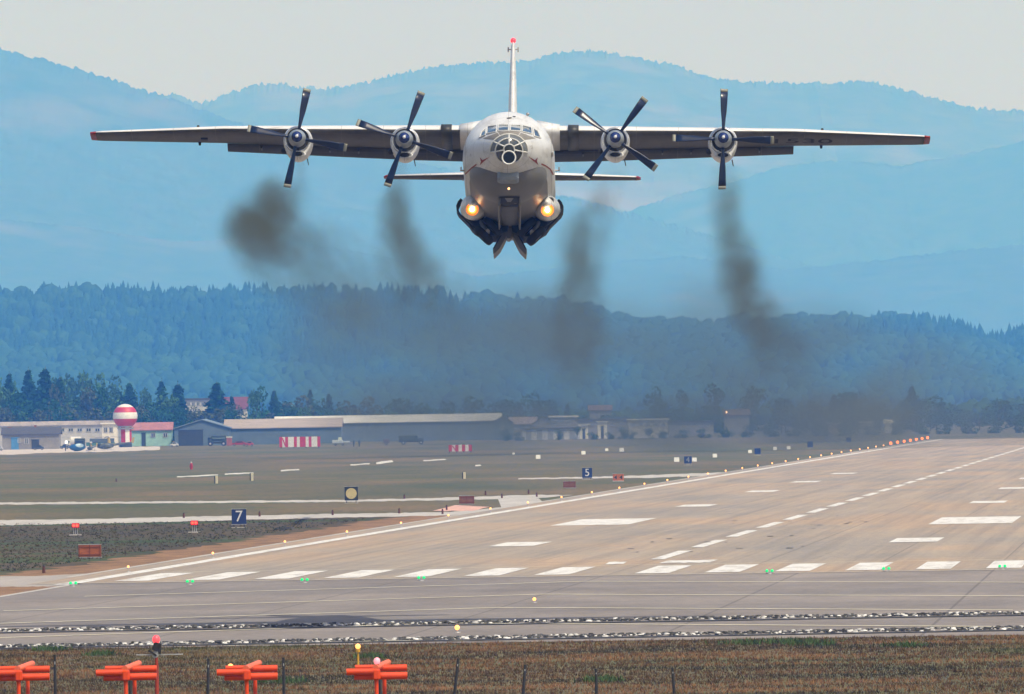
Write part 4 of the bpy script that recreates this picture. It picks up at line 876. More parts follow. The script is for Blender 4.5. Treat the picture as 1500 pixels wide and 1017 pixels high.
# ---- main gear: fairings, lamps, doors, wheels
for s_ in (-1, 1):
    X = lambda px: 747.5 + (px - 747.5) * (-s_)       # the left-hand side as drawn, mirrored for the right
    def LM_(px, py, yl): return L(X(px), py + (1 if s_ > 0 else 0), yl)
    c0 = LM_(694, 300, -2.6); rings = []
    for y, k, dz in ((-3.9, .1, .1), (-3.8, .3, .08), (-3.5, .52, .05), (-3, .72, .02), (-2.2, .9, 0), (-1, 1, -.05), (1, 1.05, -.1), (4, 1.05, -.1), (6, .8, .05), (7.5, .2, .2)): rings.append(circ(y, c0.z + dz * .3 + max(0, y + 2.6) * .1, .6 * k, .6 * k, .56 * k, 28, c0.x))
    fa = MB().loft(rings).build('gear_fairing', SKIN, plane, smooth=True)
    q = LM_(692.4, 304.2, -3.75); la = MB().ball(q, (.11, .08, .11), 18, 10).build('landing_light', HOT, fa, smooth=True)
    for r0_, r1_, mm in ((.1, .19, emit('halo glow', (1, .3, .04), 1.3)), (.19, .29, emit('halo glow rim', (1, .26, .04), .5))):  # reflector rings glow by themselves to imitate the lamp's orange halo
        MB().loft([[q + Vector((rr_q * math.cos(2 * math.pi * i / 28), .06 - (rr_q - .12) * .2, rr_q * math.sin(2 * math.pi * i / 28))) for i in range(28)] for rr_q in (r0_, r1_)], cap=False).build('lamp_halo', mm, fa)
    q = LM_(702.8, 292, -3.5); MB().ball(q, (.085, .1, .17), 14, 8).build('taxi_light', emit('taxi lamp', (1, .6, .25), 3), fa, smooth=True)
    if s_ > 0: q = LM_(687.5, 290.5, -3.35); MB().cyl(q + Vector((0, -.12, 0)), q + Vector((0, .5, 0)), .12, .12, 18).build('air_intake', BLK, fa); MB().torus(q + Vector((0, -.12, 0)), (0, 1, 0), .13, .025, 20, 6).build('intake_rim', STEEL, fa)
    # outer door: curved shell
    def shell(pts, y0, y1, th):
        q0 = [LM_(a, b_, y0) for a, b_ in pts]; n_ = len(q0); dy = Vector((0, y1 - y0, 0)); cen = LM_(700, 312, y0); vs = []
        for p_ in q0: d_ = (cen - p_); d_.y = 0; d_.normalize(); vs += [p_, p_ + d_ * th, p_ + d_ * th + dy, p_ + dy]
        fs = [(i * 4 + j, i * 4 + (j + 1) % 4, i * 4 + 4 + (j + 1) % 4, i * 4 + 4 + j) for i in range(n_ - 1) for j in range(4)] + [(3, 2, 1, 0), tuple((n_ - 1) * 4 + j for j in range(4))]
        return MB().add(vs, fs)
    shell([(675.5, 288), (671.5, 292.5), (668.8, 299), (669.5, 306), (672.5, 311.5), (680, 319), (688, 327), (692, 333), (695.5, 336)], .2, 1.5, .11).build('gear_door', BLK, plane, smooth='auto')
    shell([(679, 314), (687, 321), (697, 330), (704, 336)], -.3, 1.2, .1).build('gear_door', BLK, plane, smooth='auto')
    # dark wheel bay between fairing and belly
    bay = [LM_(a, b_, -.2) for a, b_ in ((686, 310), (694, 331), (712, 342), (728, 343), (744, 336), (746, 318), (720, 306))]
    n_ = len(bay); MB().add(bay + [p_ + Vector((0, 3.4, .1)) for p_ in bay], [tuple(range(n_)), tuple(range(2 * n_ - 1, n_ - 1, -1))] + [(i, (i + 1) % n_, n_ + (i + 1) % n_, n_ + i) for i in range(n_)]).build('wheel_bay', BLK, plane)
    # bogie with four wheels
    A, B = LM_(699.5, 333, -.9), LM_(718.6, 352, -.9); ctr = (A + B) / 2; dr = (B - A).normalized(); ax = Vector((dr.z, 0, -dr.x)); ax = ax if ax.z > 0 else -ax
    leg = MB().cyl(ctr + ax * .2, LM_(700, 312, .4), .1, .12, 10).cyl(ctr + ax * .27 + Vector((0, -.1, 0)), ctr + ax * .27 + Vector((0, 1.5, 0)), .09, .09, 10).build('gear_leg', STEEL, plane, smooth='auto')
    for dy in (0, 1.35):
        for da in (0, .58):
            c = ctr + ax * da + Vector((0, dy, dy * .12)); r_ = .52; wd = .17; prof_ = [(-wd, .3), (-wd * 1.05, .42), (-wd * .8, .5), (-wd * .3, r_), (wd * .3, r_), (wd * .8, .5), (wd * 1.05, .42), (wd, .3)]
            rings = []
            for i in range(29): a = 2 * math.pi * i / 28; e_ = dr * math.cos(a) + Vector((0, 1, 0)) * math.sin(a); rings.append([c + ax * t_ + e_ * q_ for t_, q_ in prof_])
            wl = MB().loft(rings, cap=False).build('wheel', RUB, leg, smooth=True); wl['label'] = 'black main wheel seen edge-on'
            MB().cyl(c - ax * wd * .8, c + ax * wd * .8, .3, .3, 18).build('wheel_hub', STEEL, leg)
    # centre doors hanging like an open V
    pl = [LM_(a, b_, .6) for a, b_ in ((741.5, 331), (731, 349), (723, 362), (723.6, 369), (725, 369.5), (733, 361), (738, 352), (744.5, 338))]; n_ = len(pl)
    cd = MB().add(pl + [p_ + Vector((0, 1.9, 0)) for p_ in pl], [tuple(range(n_)), tuple(range(2 * n_ - 1, n_ - 1, -1))] + [(i, (i + 1) % n_, n_ + (i + 1) % n_, n_ + i) for i in range(n_)]).build('centre_gear_door', RAD, plane)
    e1 = [LM_(a, b_, .55) for a, b_ in ((740, 331), (730, 348), (722.6, 361.8), (724, 362.5), (731.6, 349), (742, 332))]; n_ = 6
    MB().add(e1 + [p_ + Vector((0, 2.0, 0)) for p_ in e1], [tuple(range(n_)), tuple(range(2 * n_ - 1, n_ - 1, -1))] + [(i, (i + 1) % n_, n_ + (i + 1) % n_, n_ + i) for i in range(n_)]).build('door_edge', BLK, cd)
pl = [L(a, b_, .3) for a, b_ in ((740, 322), (751.5, 322), (750.5, 342), (748, 347), (743.5, 347), (741.5, 342))]; n_ = 6
MB().add(pl + [p_ + Vector((0, 1.2, 0)) for p_ in pl], [tuple(range(n_)), tuple(range(2 * n_ - 1, n_ - 1, -1))] + [(i, (i + 1) % n_, n_ + (i + 1) % n_, n_ + i) for i in range(n_)]).build('keel_beam', RAD, plane)
# nose gear bay and doors under the chin
BV = BVHTree.FromPolygons([Vector(v) for v in fbv.v], fbv.f)
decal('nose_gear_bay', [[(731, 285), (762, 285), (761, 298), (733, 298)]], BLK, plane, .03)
decal('nose_gear_strut', [[(740, 286), (753, 286), (749, 292), (744, 292)]], RAD, plane, .05, 2)
decal('nose_gear_fairing', [[(734, 299), (760, 299), (758, 327), (736, 327)]], mat('gear fairing dark', (.045, .045, .045), .5, .0, var=.3, scale=(2, 2, 2)), plane, .04)
for s_ in (-1, 1):
    a, b_ = cast(746.5 + s_ * 14, 287, .02), cast(746.5 + s_ * 13, 326, .02); d = Vector((s_ * .06, 0, -.34))
    MB().add([a, b_, b_ + d, a + d, a + Vector((.05, 0, 0)), b_ + Vector((.05, 0, 0)), b_ + d + Vector((.05, 0, 0)), a + d + Vector((.05, 0, 0))], [(0, 1, 2, 3), (7, 6, 5, 4), (0, 4, 5, 1), (1, 5, 6, 2), (2, 6, 7, 3), (3, 7, 4, 0)]).build('nose_gear_door', RAD, plane)

# ------------------------------------------------------------------ exhaust smoke
def smoke(name, pts, col, dens, nscale, rate, label, group=None, warp=.0, lo=.35, hi=.62, res=(56, 90, 48)):
    """pts: (px, py, Y, radius m, strength). One volume of tapering, joined puffs."""
    W = [P(a, b_, Y) for a, b_, Y, r, s in pts]; rr = [q[3] for q in pts]; ss = [q[4] for q in pts]
    mn = Vector([min(w_[i] - r for w_, r in zip(W, rr)) for i in range(3)]); mx_ = Vector([max(w_[i] + r for w_, r in zip(W, rr)) for i in range(3)]); mn.z = max(mn.z, .3)
    m = bpy.data.materials.new(name); m.use_nodes = True; n = m.node_tree; n.nodes.clear(); ou = n.nodes.new('ShaderNodeOutputMaterial'); pv = n.nodes.new('ShaderNodeVolumePrincipled')
    pv.inputs['Color'].default_value = (*col, 1); pv.inputs['Anisotropy'].default_value = .1; pv.inputs['Density'].default_value = 1; n.links.new(pv.outputs[0], ou.inputs['Volume'])
    # the density grid is worked out once, in geometry nodes
    n = bpy.data.node_groups.new(name, 'GeometryNodeTree'); n.interface.new_socket('Geometry', in_out='OUTPUT', socket_type='NodeSocketGeometry')
    pos = n.nodes.new('GeometryNodeInputPosition').outputs[0]
    def M(op, a, b2=None, clamp=False):
        x = n.nodes.new('ShaderNodeMath'); x.operation = op; x.use_clamp = clamp
        for i, v in enumerate((a, b2)):
            if v is None: continue
            if isinstance(v, (int, float)): x.inputs[i].default_value = v
            else: n.links.new(v, x.inputs[i])
        return x.outputs[0]
    def VM(op, a, b2=None, sc=None, out=0):
        x = n.nodes.new('ShaderNodeVectorMath'); x.operation = op
        for i, v in enumerate((a, b2)):
            if v is None: continue
            if isinstance(v, Vector): x.inputs[i].default_value = v
            else: n.links.new(v, x.inputs[i])
        if sc is not None: n.links.new(sc, x.inputs['Scale'])
        return x.outputs[out]
    if warp:
        mp = VM('MULTIPLY', pos, Vector(nscale) * .6); nw = n.nodes.new('ShaderNodeTexNoise'); nw.inputs['Detail'].default_value = 2; nw.inputs['Scale'].default_value = 1; n.links.new(mp, nw.inputs['Vector'])
        dv = VM('SUBTRACT', nw.outputs['Color'], Vector((.5, .5, .5))); dv = VM('MULTIPLY', dv, Vector((warp, warp, warp))); pos2 = VM('ADD', pos, dv)
    else: pos2 = pos
    best = None
    for i in range(len(W) - 1):
        a, c = W[i], W[i + 1]; d = c - a; rel = VM('SUBTRACT', pos2, a); dt = VM('DOT_PRODUCT', rel, d / d.length_squared, out=1); t = M('MINIMUM', M('MAXIMUM', dt, 0.), 1.); pr = VM('SCALE', d, sc=t); df = VM('SUBTRACT', rel, pr); ln = VM('LENGTH', df, out=1)
        rad = M('ADD', M('MULTIPLY', t, rr[i + 1] - rr[i]), rr[i]); k = M('DIVIDE', ln, rad); k = M('MAXIMUM', M('SUBTRACT', 1., M('MULTIPLY', k, k)), 0.); k = M('MULTIPLY', k, k)
        # optical depth along the path, not density, is what the strengths describe
        st_ = M('ADD', M('MULTIPLY', t, ss[i + 1] - ss[i]), ss[i]); k = M('MULTIPLY', k, st_); best = k if best is None else M('MAXIMUM', best, k)
    mp = VM('MULTIPLY', pos, Vector(nscale)); nz = n.nodes.new('ShaderNodeTexNoise'); nz.inputs['Scale'].default_value = 1; nz.inputs['Detail'].default_value = 3; nz.inputs['Roughness'].default_value = .6; n.links.new(mp, nz.inputs['Vector'])
    mr = n.nodes.new('ShaderNodeMapRange'); mr.inputs[1].default_value = lo; mr.inputs[2].default_value = hi; mr.inputs[3].default_value = .05; mr.inputs[4].default_value = 1.5; n.links.new(nz.outputs[0], mr.inputs[0])
    dn = M('MULTIPLY', M('MULTIPLY', best, mr.outputs[0]), dens)
    vc = n.nodes.new('GeometryNodeVolumeCube'); n.links.new(dn, vc.inputs['Density']); vc.inputs['Min'].default_value = mn; vc.inputs['Max'].default_value = mx_
    for k_, v_ in zip(('Resolution X', 'Resolution Y', 'Resolution Z'), res): vc.inputs[k_].default_value = v_
    sm = n.nodes.new('GeometryNodeSetMaterial'); sm.inputs['Material'].default_value = m; go = n.nodes.new('NodeGroupOutput')
    n.links.new(vc.outputs[0], sm.inputs[0]); n.links.new(sm.outputs[0], go.inputs[0])
    o_ = MB().box((mn + mx_) / 2, mx_ - mn).build(name, m); md = o_.modifiers.new('smoke', 'NODES'); md.node_group = n; o_['kind'] = 'stuff'; o_['label'] = label
    if group: o_['group'] = group
    return o_
SC = (.12, .13, .10)
GRP = 'exhaust smoke trails'
smoke('exhaust_smoke', [(439, 232, 505, .45, 1.2), (432, 258, 530, .75, 1.0), (420, 284, 570, 1.5, 1.1), (392, 308, 640, 2.2, 1.7), (370, 335, 720, 3.0, 1.5), (405, 360, 800, 4.0, .65), (455, 385, 900, 5.0, .38), (520, 412, 1000, 6.0, .22)], SC, .0145, (.55, .012, .55), .35, 'dark smoke billowing below the leftmost engine', GRP, 1.6)
smoke('exhaust_smoke', [(594, 232, 505, .5, 1.0), (588, 262, 530, .85, 1.1), (580, 300, 590, 1.35, 1.3), (580, 335, 660, 1.8, 1.2), (592, 370, 740, 2.5, .75), (612, 410, 840, 3.4, .5), (640, 450, 980, 5, .3)], SC, .0145, (.55, .012, .55), .35, 'smoke column below the inner left engine', GRP, 1.3)
smoke('exhaust_smoke', [(905, 234, 505, .5, .9), (896, 265, 530, .9, .8), (872, 310, 590, 1.5, .9), (856, 350, 660, 1.9, 1.2), (852, 395, 760, 2.4, .9), (846, 440, 880, 3.0, .5), (850, 500, 1040, 4.2, .28), (850, 560, 1240, 5.0, .12)], SC, .0125, (.55, .012, .55), .35, 'smoke column below the inner right engine', GRP, 1.4)
smoke('exhaust_smoke', [(1062, 236, 505, .5, 1.2), (1060, 270, 530, .9, 1.2), (1062, 310, 590, 1.35, 1.4), (1074, 355, 670, 1.7, 1.4), (1084, 400, 760, 2.2, 1.2), (1098, 445, 880, 2.8, .8), (1125, 490, 1020, 3.8, .45), (1160, 530, 1200, 5.0, .25)], SC, .0125, (.55, .012, .55), .35, 'dark smoke column below the rightmost engine', GRP, 1.4)
smoke('smoke_pall', [(460, 510, 2300, 18, .8), (560, 550, 2350, 24, 1.2), (760, 545, 2400, 25, 1.3), (900, 525, 2450, 24, 1.3), (1060, 550, 2400, 26, 1.9), (1180, 565, 2400, 26, 2.3), (1330, 590, 2450, 22, 1.4), (1500, 605, 2500, 18, .8)], (.2, .215, .14), .017, (.02, .012, .035), .25, 'thin brown smoke layer hanging over the runway', None, 14)
smoke('smoke_pall', [(560, 430, 1500, 5, .4), (500, 440, 1560, 8, .7), (640, 460, 1600, 9, .8), (840, 480, 1650, 9, 1), (1010, 540, 1700, 9, 1.), (1200, 575, 1750, 9, 1.4), (1330, 600, 1800, 8, .7)], (.18, .19, .13), .017, (.05, .02, .08), .25, 'smoke drifting above the runway behind the aircraft', None, 6)
smoke('smoke_pall', [(640, 622, 2700, 6, .5), (800, 614, 2750, 9, 1.1), (1000, 612, 2800, 10, 1.6), (1180, 610, 2850, 11, 1.8), (1330, 612, 2900, 9, 1.2), (1480, 618, 2950, 7, .6)], (.2, .215, .16), .03, (.03, .015, .05), .25, 'low smoke veil hiding the houses right of centre', None, 5)
# ------------------------------------------------------------------ lights, signs and other airfield equipment
def gp(px, py): q = G(px, py); q.z = 0; return q
STK = mat('stake metal', (.03, .027, .025), .8, var=.3, scale=(3, 3, 3)); GALV = mat('galvanised metal', (.42, .42, .42), .5, .4, var=.15, scale=(3, 3, 3)); CONCP = mat('concrete pad', (.45, .43, .4), .9, var=.1, scale=(1, 1, 1))
def light_unit(name, label, cat, loc, lm, lens=.09, h=.3, group=None, twin_=False):
    t_ = thing(name, label, cat, loc, 0, group); MB().cyl((0, 0, .02), (0, 0, .05), .16, .15, 12).build('base', GALV, t_)
    b_ = MB(); off = (-.15, .15) if twin_ else (0,)
    for x in off: b_.cyl((x, 0, .05), (x, 0, h - lens), .03, .03, 6)
    if twin_: b_.box((0, 0, h - lens), (.5, .12, .05))
    b_.build('stem', GALV, t_)
    for x in off: MB().ball((x, 0, h), lens, 10, 8).build('lens', lm, t_, smooth=True)
    return t_
EW = emit('edge lamp glow', (1, .42, .14), 2.4); EA = emit('amber edge lamp', (1, .2, .04), 3); EG = emit('green lamp', (.0, .62, .16), .9)
src = None
for k in range(37):
    s_ = 46.2 + 60 * k
    if k == 4: pass
    q = RWM @ Vector((-31.9, s_, 0)); lab = 'runway edge light glowing warm on the left stripe, %s from the near end' % nth(k)
    if k < 30:
        if src is None: src = light_unit('edge_light', lab, 'runway light', q, EW, .075, .34, 'left runway edge lights'); t_ = src
        else: t_ = twin(src, q, lab)
    else:
        if k == 30: srca = light_unit('edge_light', lab.replace('warm', 'orange'), 'runway light', q, EA, .17, .45, 'left runway edge lights'); t_ = srca
        else: t_ = twin(srca, q, lab.replace('warm', 'orange'))
    g_ = 1 + .035 * k; t_.scale = (min(g_, 2.0),) * 3
src = None
for i, (px, py) in enumerate([(108, 857), (279, 854.5), (447, 852), (618, 849), (1128, 839), (1299, 835.5), (1469, 832)]):
    lab = 'pair of green threshold lamps on the dark pavement edge, %s from left' % nth(i)
    if src is None: src = light_unit('threshold_light', lab, 'runway light', gp(px, py), EG, .09, .2, 'green threshold lights', True)
    else: twin(src, gp(px, py), lab)
EO = emit('approach lamp', (1, .42, .11), 2.4)
src = light_unit('approach_light', 'orange lamp on the grey pavement between the two rubble strips', 'approach light', gp(670.5, 925), EO, .11, .24, 'orange approach lights')
twin(src, gp(783.5, 881), 'smaller orange lamp on the pavement beyond the upper rubble strip').scale = (.8, .8, .8)
ORG = mat('orange enamel', (.72, .062, .006), .45, var=.12, scale=(1.5, 1.5, 1.5)); YEL = mat('yellow enamel', (.62, .33, .03), .5, var=.15, scale=(3, 3, 3))
def lamp_post(px, pyt, Y, label, m_=YEL, lm=EO, r=.1, w_=.045):
    q = P(px, pyt, Y); t_ = thing('lamp_post', label, 'lamp post', (q.x, q.y, 0)); MB().cyl((0, 0, 0), (0, 0, q.z - r), w_, w_ * .8, 10).cyl((0, 0, q.z - r - .12), (0, 0, q.z - r), w_ * 2, w_ * 2.2, 10).build('pole', m_, t_, smooth='auto'); MB().ball((0, 0, q.z), r, 12, 10).build('lamp', lm, t_, smooth=True); return t_
lamp_post(525, 944.5, 420, 'glowing orange lamp on a yellow post behind the fourth orange antenna', r=.1)
lamp_post(338.5, 974, 400, 'glowing orange lamp on a yellow post just above the third orange antenna', r=.1)
# obstruction light mast at the left
q = P(229.5, 934.5, 345); t_ = thing('obstruction_mast', 'tall rust red mast with a red lamp and grey cross arm', 'mast', (q.x, q.y, 0)); RM = mat('rusty red paint', (.3, .035, .015), .6, var=.25, scale=(3, 3, 3))
MB().cyl((0, 0, 0), (0, 0, q.z - .75), .075, .06, 12).cyl((0, 0, q.z - .75), (0, 0, q.z - .2), .05, .05, 10).build('pole', RM, t_, smooth='auto')
MB().cyl((-.05, 0, q.z - .35), (.05, 0, q.z - .1), .1, .12, 12).box((-.12, 0, q.z - .42), (.3, .16, .06), rot=Matrix.Rotation(R(35), 3, 'Y')).box((.1, 0, q.z - .3), (.1, .1, .3)).build('lamp_bracket', STK, t_)
MB().ball((0, 0, q.z), (.12, .12, .14), 14, 10).build('red_lamp', emit('red mast lamp', (.9, .06, .07), 1.5), t_, smooth=True)
MB().box((.1, 0, q.z - .47), (1.45, .06, .035)).cyl((-.03, -.05, q.z - .46), (-.03, .05, q.z - .46), .11, .11, 14).build('cross_arm', GALV, t_)
# orange localizer antennas
def antenna(px, py, Y, label, sc=1, cut=0):
    q = P(px, py, Y); t_ = thing('localizer_antenna', label, 'antenna', (q.x, q.y, 0), 0, 'orange localizer antennas'); z = q.z
    for a_, b_, yy, zz, rr_d in ((-.8, -.06, -.25, -.12, .09), (.06, .82, .5, -.05, .095), (-.58, -.06, .5, -.02, .07)): MB().cyl((a_, yy, z + zz), (b_, yy, z + zz), rr_d, rr_d, 18).build('upper_dipole', ORG, t_, smooth='auto')
    for a_, b_, yy, zz, rr_d in ((-.6, -.06, -.1, -.26, .085), (.05, .83, .1, -.25, .1)): MB().cyl((a_, yy, z + zz), (b_, yy, z + zz), rr_d, rr_d, 18).build('lower_dipole', ORG, t_, smooth='auto')
    MB().box((0, -.2, z - .2), (.22, .3, .32), bev=.05).build('junction_box', ORG, t_, smooth='auto')
    MB().cyl((-.02, -.3, z - .02), (.3, 1.6, z + .08), .085, .085, 14).build('boom', mat('paler orange enamel', (.8, .16, .07), .5, var=.1, scale=(1.5, 1.5, 1.5)), t_, smooth='auto')  # boom in a paler orange than the tubes
    for x, y in ((0, -.2), (.2, .9)): MB().cyl((x, y, 0), (x, y, z - .2), .055, .055, 12).cyl((x, y, 0), (x, y, .06), .14, .14, 12).build('leg', ORG, t_, smooth='auto')
    return t_
antenna(28, 976.5, 300, 'orange tube antenna at the far left bottom corner')
antenna(185, 976, 300, 'orange tube antenna in front of the tall rust red mast')
antenna(362, 975.5, 299, 'orange tube antenna below the glowing lamp, third from left')
t_ = antenna(552, 974.5, 298, 'rightmost orange tube antenna topped by a pink obstruction lamp')
q = P(553, 966, 298); b_ = Vector((q.x - t_.location.x, -.15, q.z)); MB().cyl((b_.x, -.15, q.z - .45), (b_.x, -.15, q.z - .08), .05, .05, 10).build('lamp_bracket', mat('rusty bracket', (.2, .05, .02), .7), t_); MB().ball((b_.x, -.15, q.z), (.09, .09, .1), 12, 8).build('obstruction_lamp', emit('pink lamp', (.9, .3, .35), 1.0), t_, smooth=True)
# fence posts
src = None
for i, (px, py, lean) in enumerate([(81, 958, 0), (191, 967, 0), (304, 964, 2), (416, 962, 0), (557, 967, 0), (665, 963, 7), (766, 972, 5), (874, 978, 0), (988, 977, -3)]):
    q = P(px, py, 372); lab = ['thin leaning fence post', 'thin dark fence post'][lean == 0] + ' in the dry grass, %s from left' % nth(i)
    if src is None: src = thing('fence_post', lab, 'fence post', (q.x, q.y, 0), 0, 'fence posts along the bottom'); MB().cyl((0, 0, 0), (0, 0, q.z), .055, .045, 8).cyl((0, 0, q.z), (0, 0, q.z + .03), .05, .045, 8).build('post', STK, src); z0 = q.z; MB().box((0, -.045, q.z - .25), (.03, .02, .1)).build('wire_clip', GALV, src); t_ = src
    else: t_ = twin(src, (q.x, q.y, 0), lab)
    t_.scale = (1, 1, q.z / z0); t_.rotation_euler = (0, R(lean), 0)
# signs
NAVY = mat('sign navy', (.012, .028, .11), .5, var=.15, scale=(1, 1, 1)); SW = mat('sign lettering', (.6, .6, .62), .6, var=.05); SK = mat('sign black', (.02, .025, .035), .5)
def sign(name, label, cat, px, pyb, wpx, hpx, m_, txt=None, disc=None, legs=.3, th=.25, tcol=None, mark=None):
    q = gp(px, pyb); Yd = q.y; w_, h_ = wpx / F * Yd, hpx / F * Yd; t_ = thing(name, label, cat, q)
    MB().box((0, 0, legs + h_ / 2), (w_, th, h_), bev=.03).build('panel', m_, t_, smooth='auto'); b_ = MB().box((0, 0, legs + h_), (w_ + .05, th + .05, .04)); b_.box((0, 0, legs), (w_ + .05, th + .05, .04)); b_.build('panel_rim', GALV if name != 'crate' else m_, t_)
    for x in (-.35, .35): MB().cyl((x * w_, 0, 0), (x * w_, 0, legs), .04, .04, 8).build('leg', STK, t_)
    MB().box((0, 0, .03), (w_ * 1.05, .5, .05)).build('footing', CONCP, t_)
    if txt:
        me = text_mesh(txt, h_ * 1.02, .01); me.materials.clear(); me.materials.append(tcol or SW); o_ = bpy.data.objects.new('lettering', me); COL.objects.link(o_); o_.parent = t_; o_.location = (0, -th / 2 - .015, legs + h_ / 2); o_.rotation_euler = (R(90), 0, 0)
    if disc: MB().cyl((0, -th / 2, legs + h_ / 2), (0, -th / 2 - .03, legs + h_ / 2), h_ * .39, h_ * .39, 28).build('disc', disc, t_)
    if mark: mark(t_, w_, h_, legs, th)
    return t_
sign('distance_sign', 'navy sign with a white number seven standing left of the runway', 'sign', 351, 771, 21.5, 22.5, NAVY, '7')
sign('distance_sign', 'navy sign with a white number five beyond the grass track', 'sign', 861, 700.5, 14.5, 15, NAVY, '5', legs=.25)
sign('distance_sign', 'faint navy sign with a number four between two white markers', 'sign', 1008.5, 679, 11, 11, NAVY, '4', tcol=mat('dim lettering', (.25, .28, .33), .6), legs=.25)
for px, py, wp, hp, s_ in ((1110.5, 665, 9, 9, 'dim dark sign in smoke right of a white marker'), (1187.5, 654.5, 8, 9, 'dim dark sign in smoke next to two white markers'), (1244, 646.5, 7, 7, 'smallest dim sign in smoke below the far sheds')): sign('distance_sign', s_, 'sign', px, py, wp, hp, NAVY, legs=.25)
sign('disc_sign', 'black square board with a large cream disc left of the track', 'sign', 515.5, 735, 19.5, 20.5, SK, disc=mat('cream disc', (.5, .42, .2), .6))
WOOD = mat('orange brown boards', (.32, .085, .02), .7, var=.25, scale=(2, 2, 6))
def crate_mark(t_, w_, h_, lg, th):
    b_ = MB()
    for z in (.2, .8): b_.box((0, -th / 2 - .02, lg + h_ * z), (w_ * .98, .04, .05))
    for x in (-.47, .0, .47): b_.box((x * w_, -th / 2 - .03, lg + h_ / 2), (.06, .05, h_ * .96))
    b_.build('batten', mat('dark batten', (.2, .05, .015), .7), t_)
def arrow_mark(t_, w_, h_, lg, th):
    b_ = MB()
    for x in (-.25, .25): b_.add([(x * w_ - .22, -th / 2 - .02, lg + h_ * .5), (x * w_ + .16, -th / 2 - .02, lg + h_ * .8), (x * w_ + .16, -th / 2 - .02, lg + h_ * .2)], [(0, 1, 2)])
    b_.build('arrow', SK, t_)
sign('marker_board', 'orange brown sign box seen from behind in the green grass at left', 'sign', 132.5, 815.5, 33, 18.5, WOOD, legs=.08, th=.5, mark=crate_mark)
sign('marker_board', 'dull brown sign box beside the salmon painted patch', 'sign', 684.5, 737, 22, 12, mat('dull brown boards', (.2, .085, .05), .75, var=.2, scale=(2, 2, 5)), legs=.08, th=.5, mark=crate_mark)
sign('marker_board', 'dull brown sign box below the number five sign', 'sign', 835, 713, 18, 9.5, mat('dull brown boards', (.2, .085, .05), .75), legs=.08, th=.5, mark=crate_mark)
sign('direction_sign', 'orange sign with two dark arrows right of the number five', 'sign', 906.5, 703, 16, 10.5, mat('orange sign', (.42, .13, .05), .6), legs=.08, mark=arrow_mark)
# precision approach lamps: red lamp boxes on legs
src = None
ER = emit('red lamp', (1, .04, .02), 5)
for px, py, lab in ((111.5, 782, 'left red and white lamp box on thin legs above the orange brown box'), (285.5, 778, 'red lamp box on thin legs just left of the number seven sign')):
    q = gp(px, py)
    if src is None:
        src = thing('approach_indicator', lab, 'approach light', q, 0, 'red approach indicator boxes'); k = q.y / F; t_ = src; z = 14.5 * k
        MB().box((0, .2, z), (11 * k, .5, 7 * k), bev=.03).build('housing', mat('red housing', (.5, .03, .02), .5), t_, smooth='auto')
        for x in (-2.6, 2.2): MB().cyl((x * k, -.07, z), (x * k, -.03, z), 2 * k, 2 * k, 14).build('lamp', ER, t_)
        for x in (-2.8, .0, 2.8): MB().cyl((x * k, .1, 0), (x * k, .1, z - 3 * k), .03, .03, 6).build('leg', GALV, t_)
        MB().box((0, .1, .04), (18 * k, .8, .08)).build('slab', CONCP, t_)
    else: twin(src, q, lab)
# white distance markers, pale posts, small stubs
WM_ = mat('marker white', (.55, .55, .53), .6, var=.06, scale=(2, 2, 2))
src = None
spots = [(789, 670.5), (855.5, 664), (889.5, 659), (911.5, 659.8), (992, 675), (1018, 674.5), (1048, 668.5), (1099.5, 662), (1136, 657.5), (1156, 656.5), (753, 664)]
sz = [8, 7, 5.5, 7.5, 9, 8, 7.5, 6.5, 6.5, 6.5, 4]
order = sorted(range(len(spots)), key=lambda i: spots[i][0])
for r_, i in enumerate(order):
    px, py = spots[i]; q = gp(px, py); w_ = sz[i] / F * q.y * .85; lab = 'small white marker board in the far grass, %s from left' % nth(r_)
    t_ = thing('grass_marker', lab, 'marker', q, 0, 'white marker boards in the grass'); MB().add([(-w_ / 2, 0, .1), (w_ / 2, 0, .1), (w_ / 2, w_ * .35, w_ * .95), (-w_ / 2, w_ * .35, w_ * .95), (-w_ / 2, .1, .05), (w_ / 2, .1, .05), (w_ / 2, w_ * .35 + .1, w_ * .93), (-w_ / 2, w_ * .35 + .1, w_ * .93)], [(0, 1, 2, 3), (7, 6, 5, 4), (0, 4, 5, 1), (1, 5, 6, 2), (2, 6, 7, 3), (3, 7, 4, 0)]).build('board', WM_, t_)
    MB().cyl((-w_ * .4, w_ * .5, 0), (-w_ * .4, w_ * .3, w_ * .8), .04, .04, 6).cyl((w_ * .4, w_ * .5, 0), (w_ * .4, w_ * .3, w_ * .8), .04, .04, 6).build('prop_leg', STK, t_)
CRM = mat('cream post paint', (.55, .5, .36), .7, var=.1)
for px, py, hp, lab in ((317.5, 706, 11, 'cream post with dark left face in the brown grass, left one'), (369.5, 702, 11.5, 'cream post with dark left face, right of a broken white line'), (680.5, 699, 9.5, 'single cream post beyond the salmon painted patch')):
    q = gp(px, py); k = q.y / F; t_ = thing('marker_post', lab, 'post', q, 0, 'cream marker posts'); MB().box((.6 * k, 0, hp * k / 2), (3.8 * k, .3, hp * k), bev=.02).build('post', CRM, t_); MB().box((-2 * k, .02, hp * k / 2), (1.6 * k, .34, hp * k * .98)).build('side_face', SK, t_)
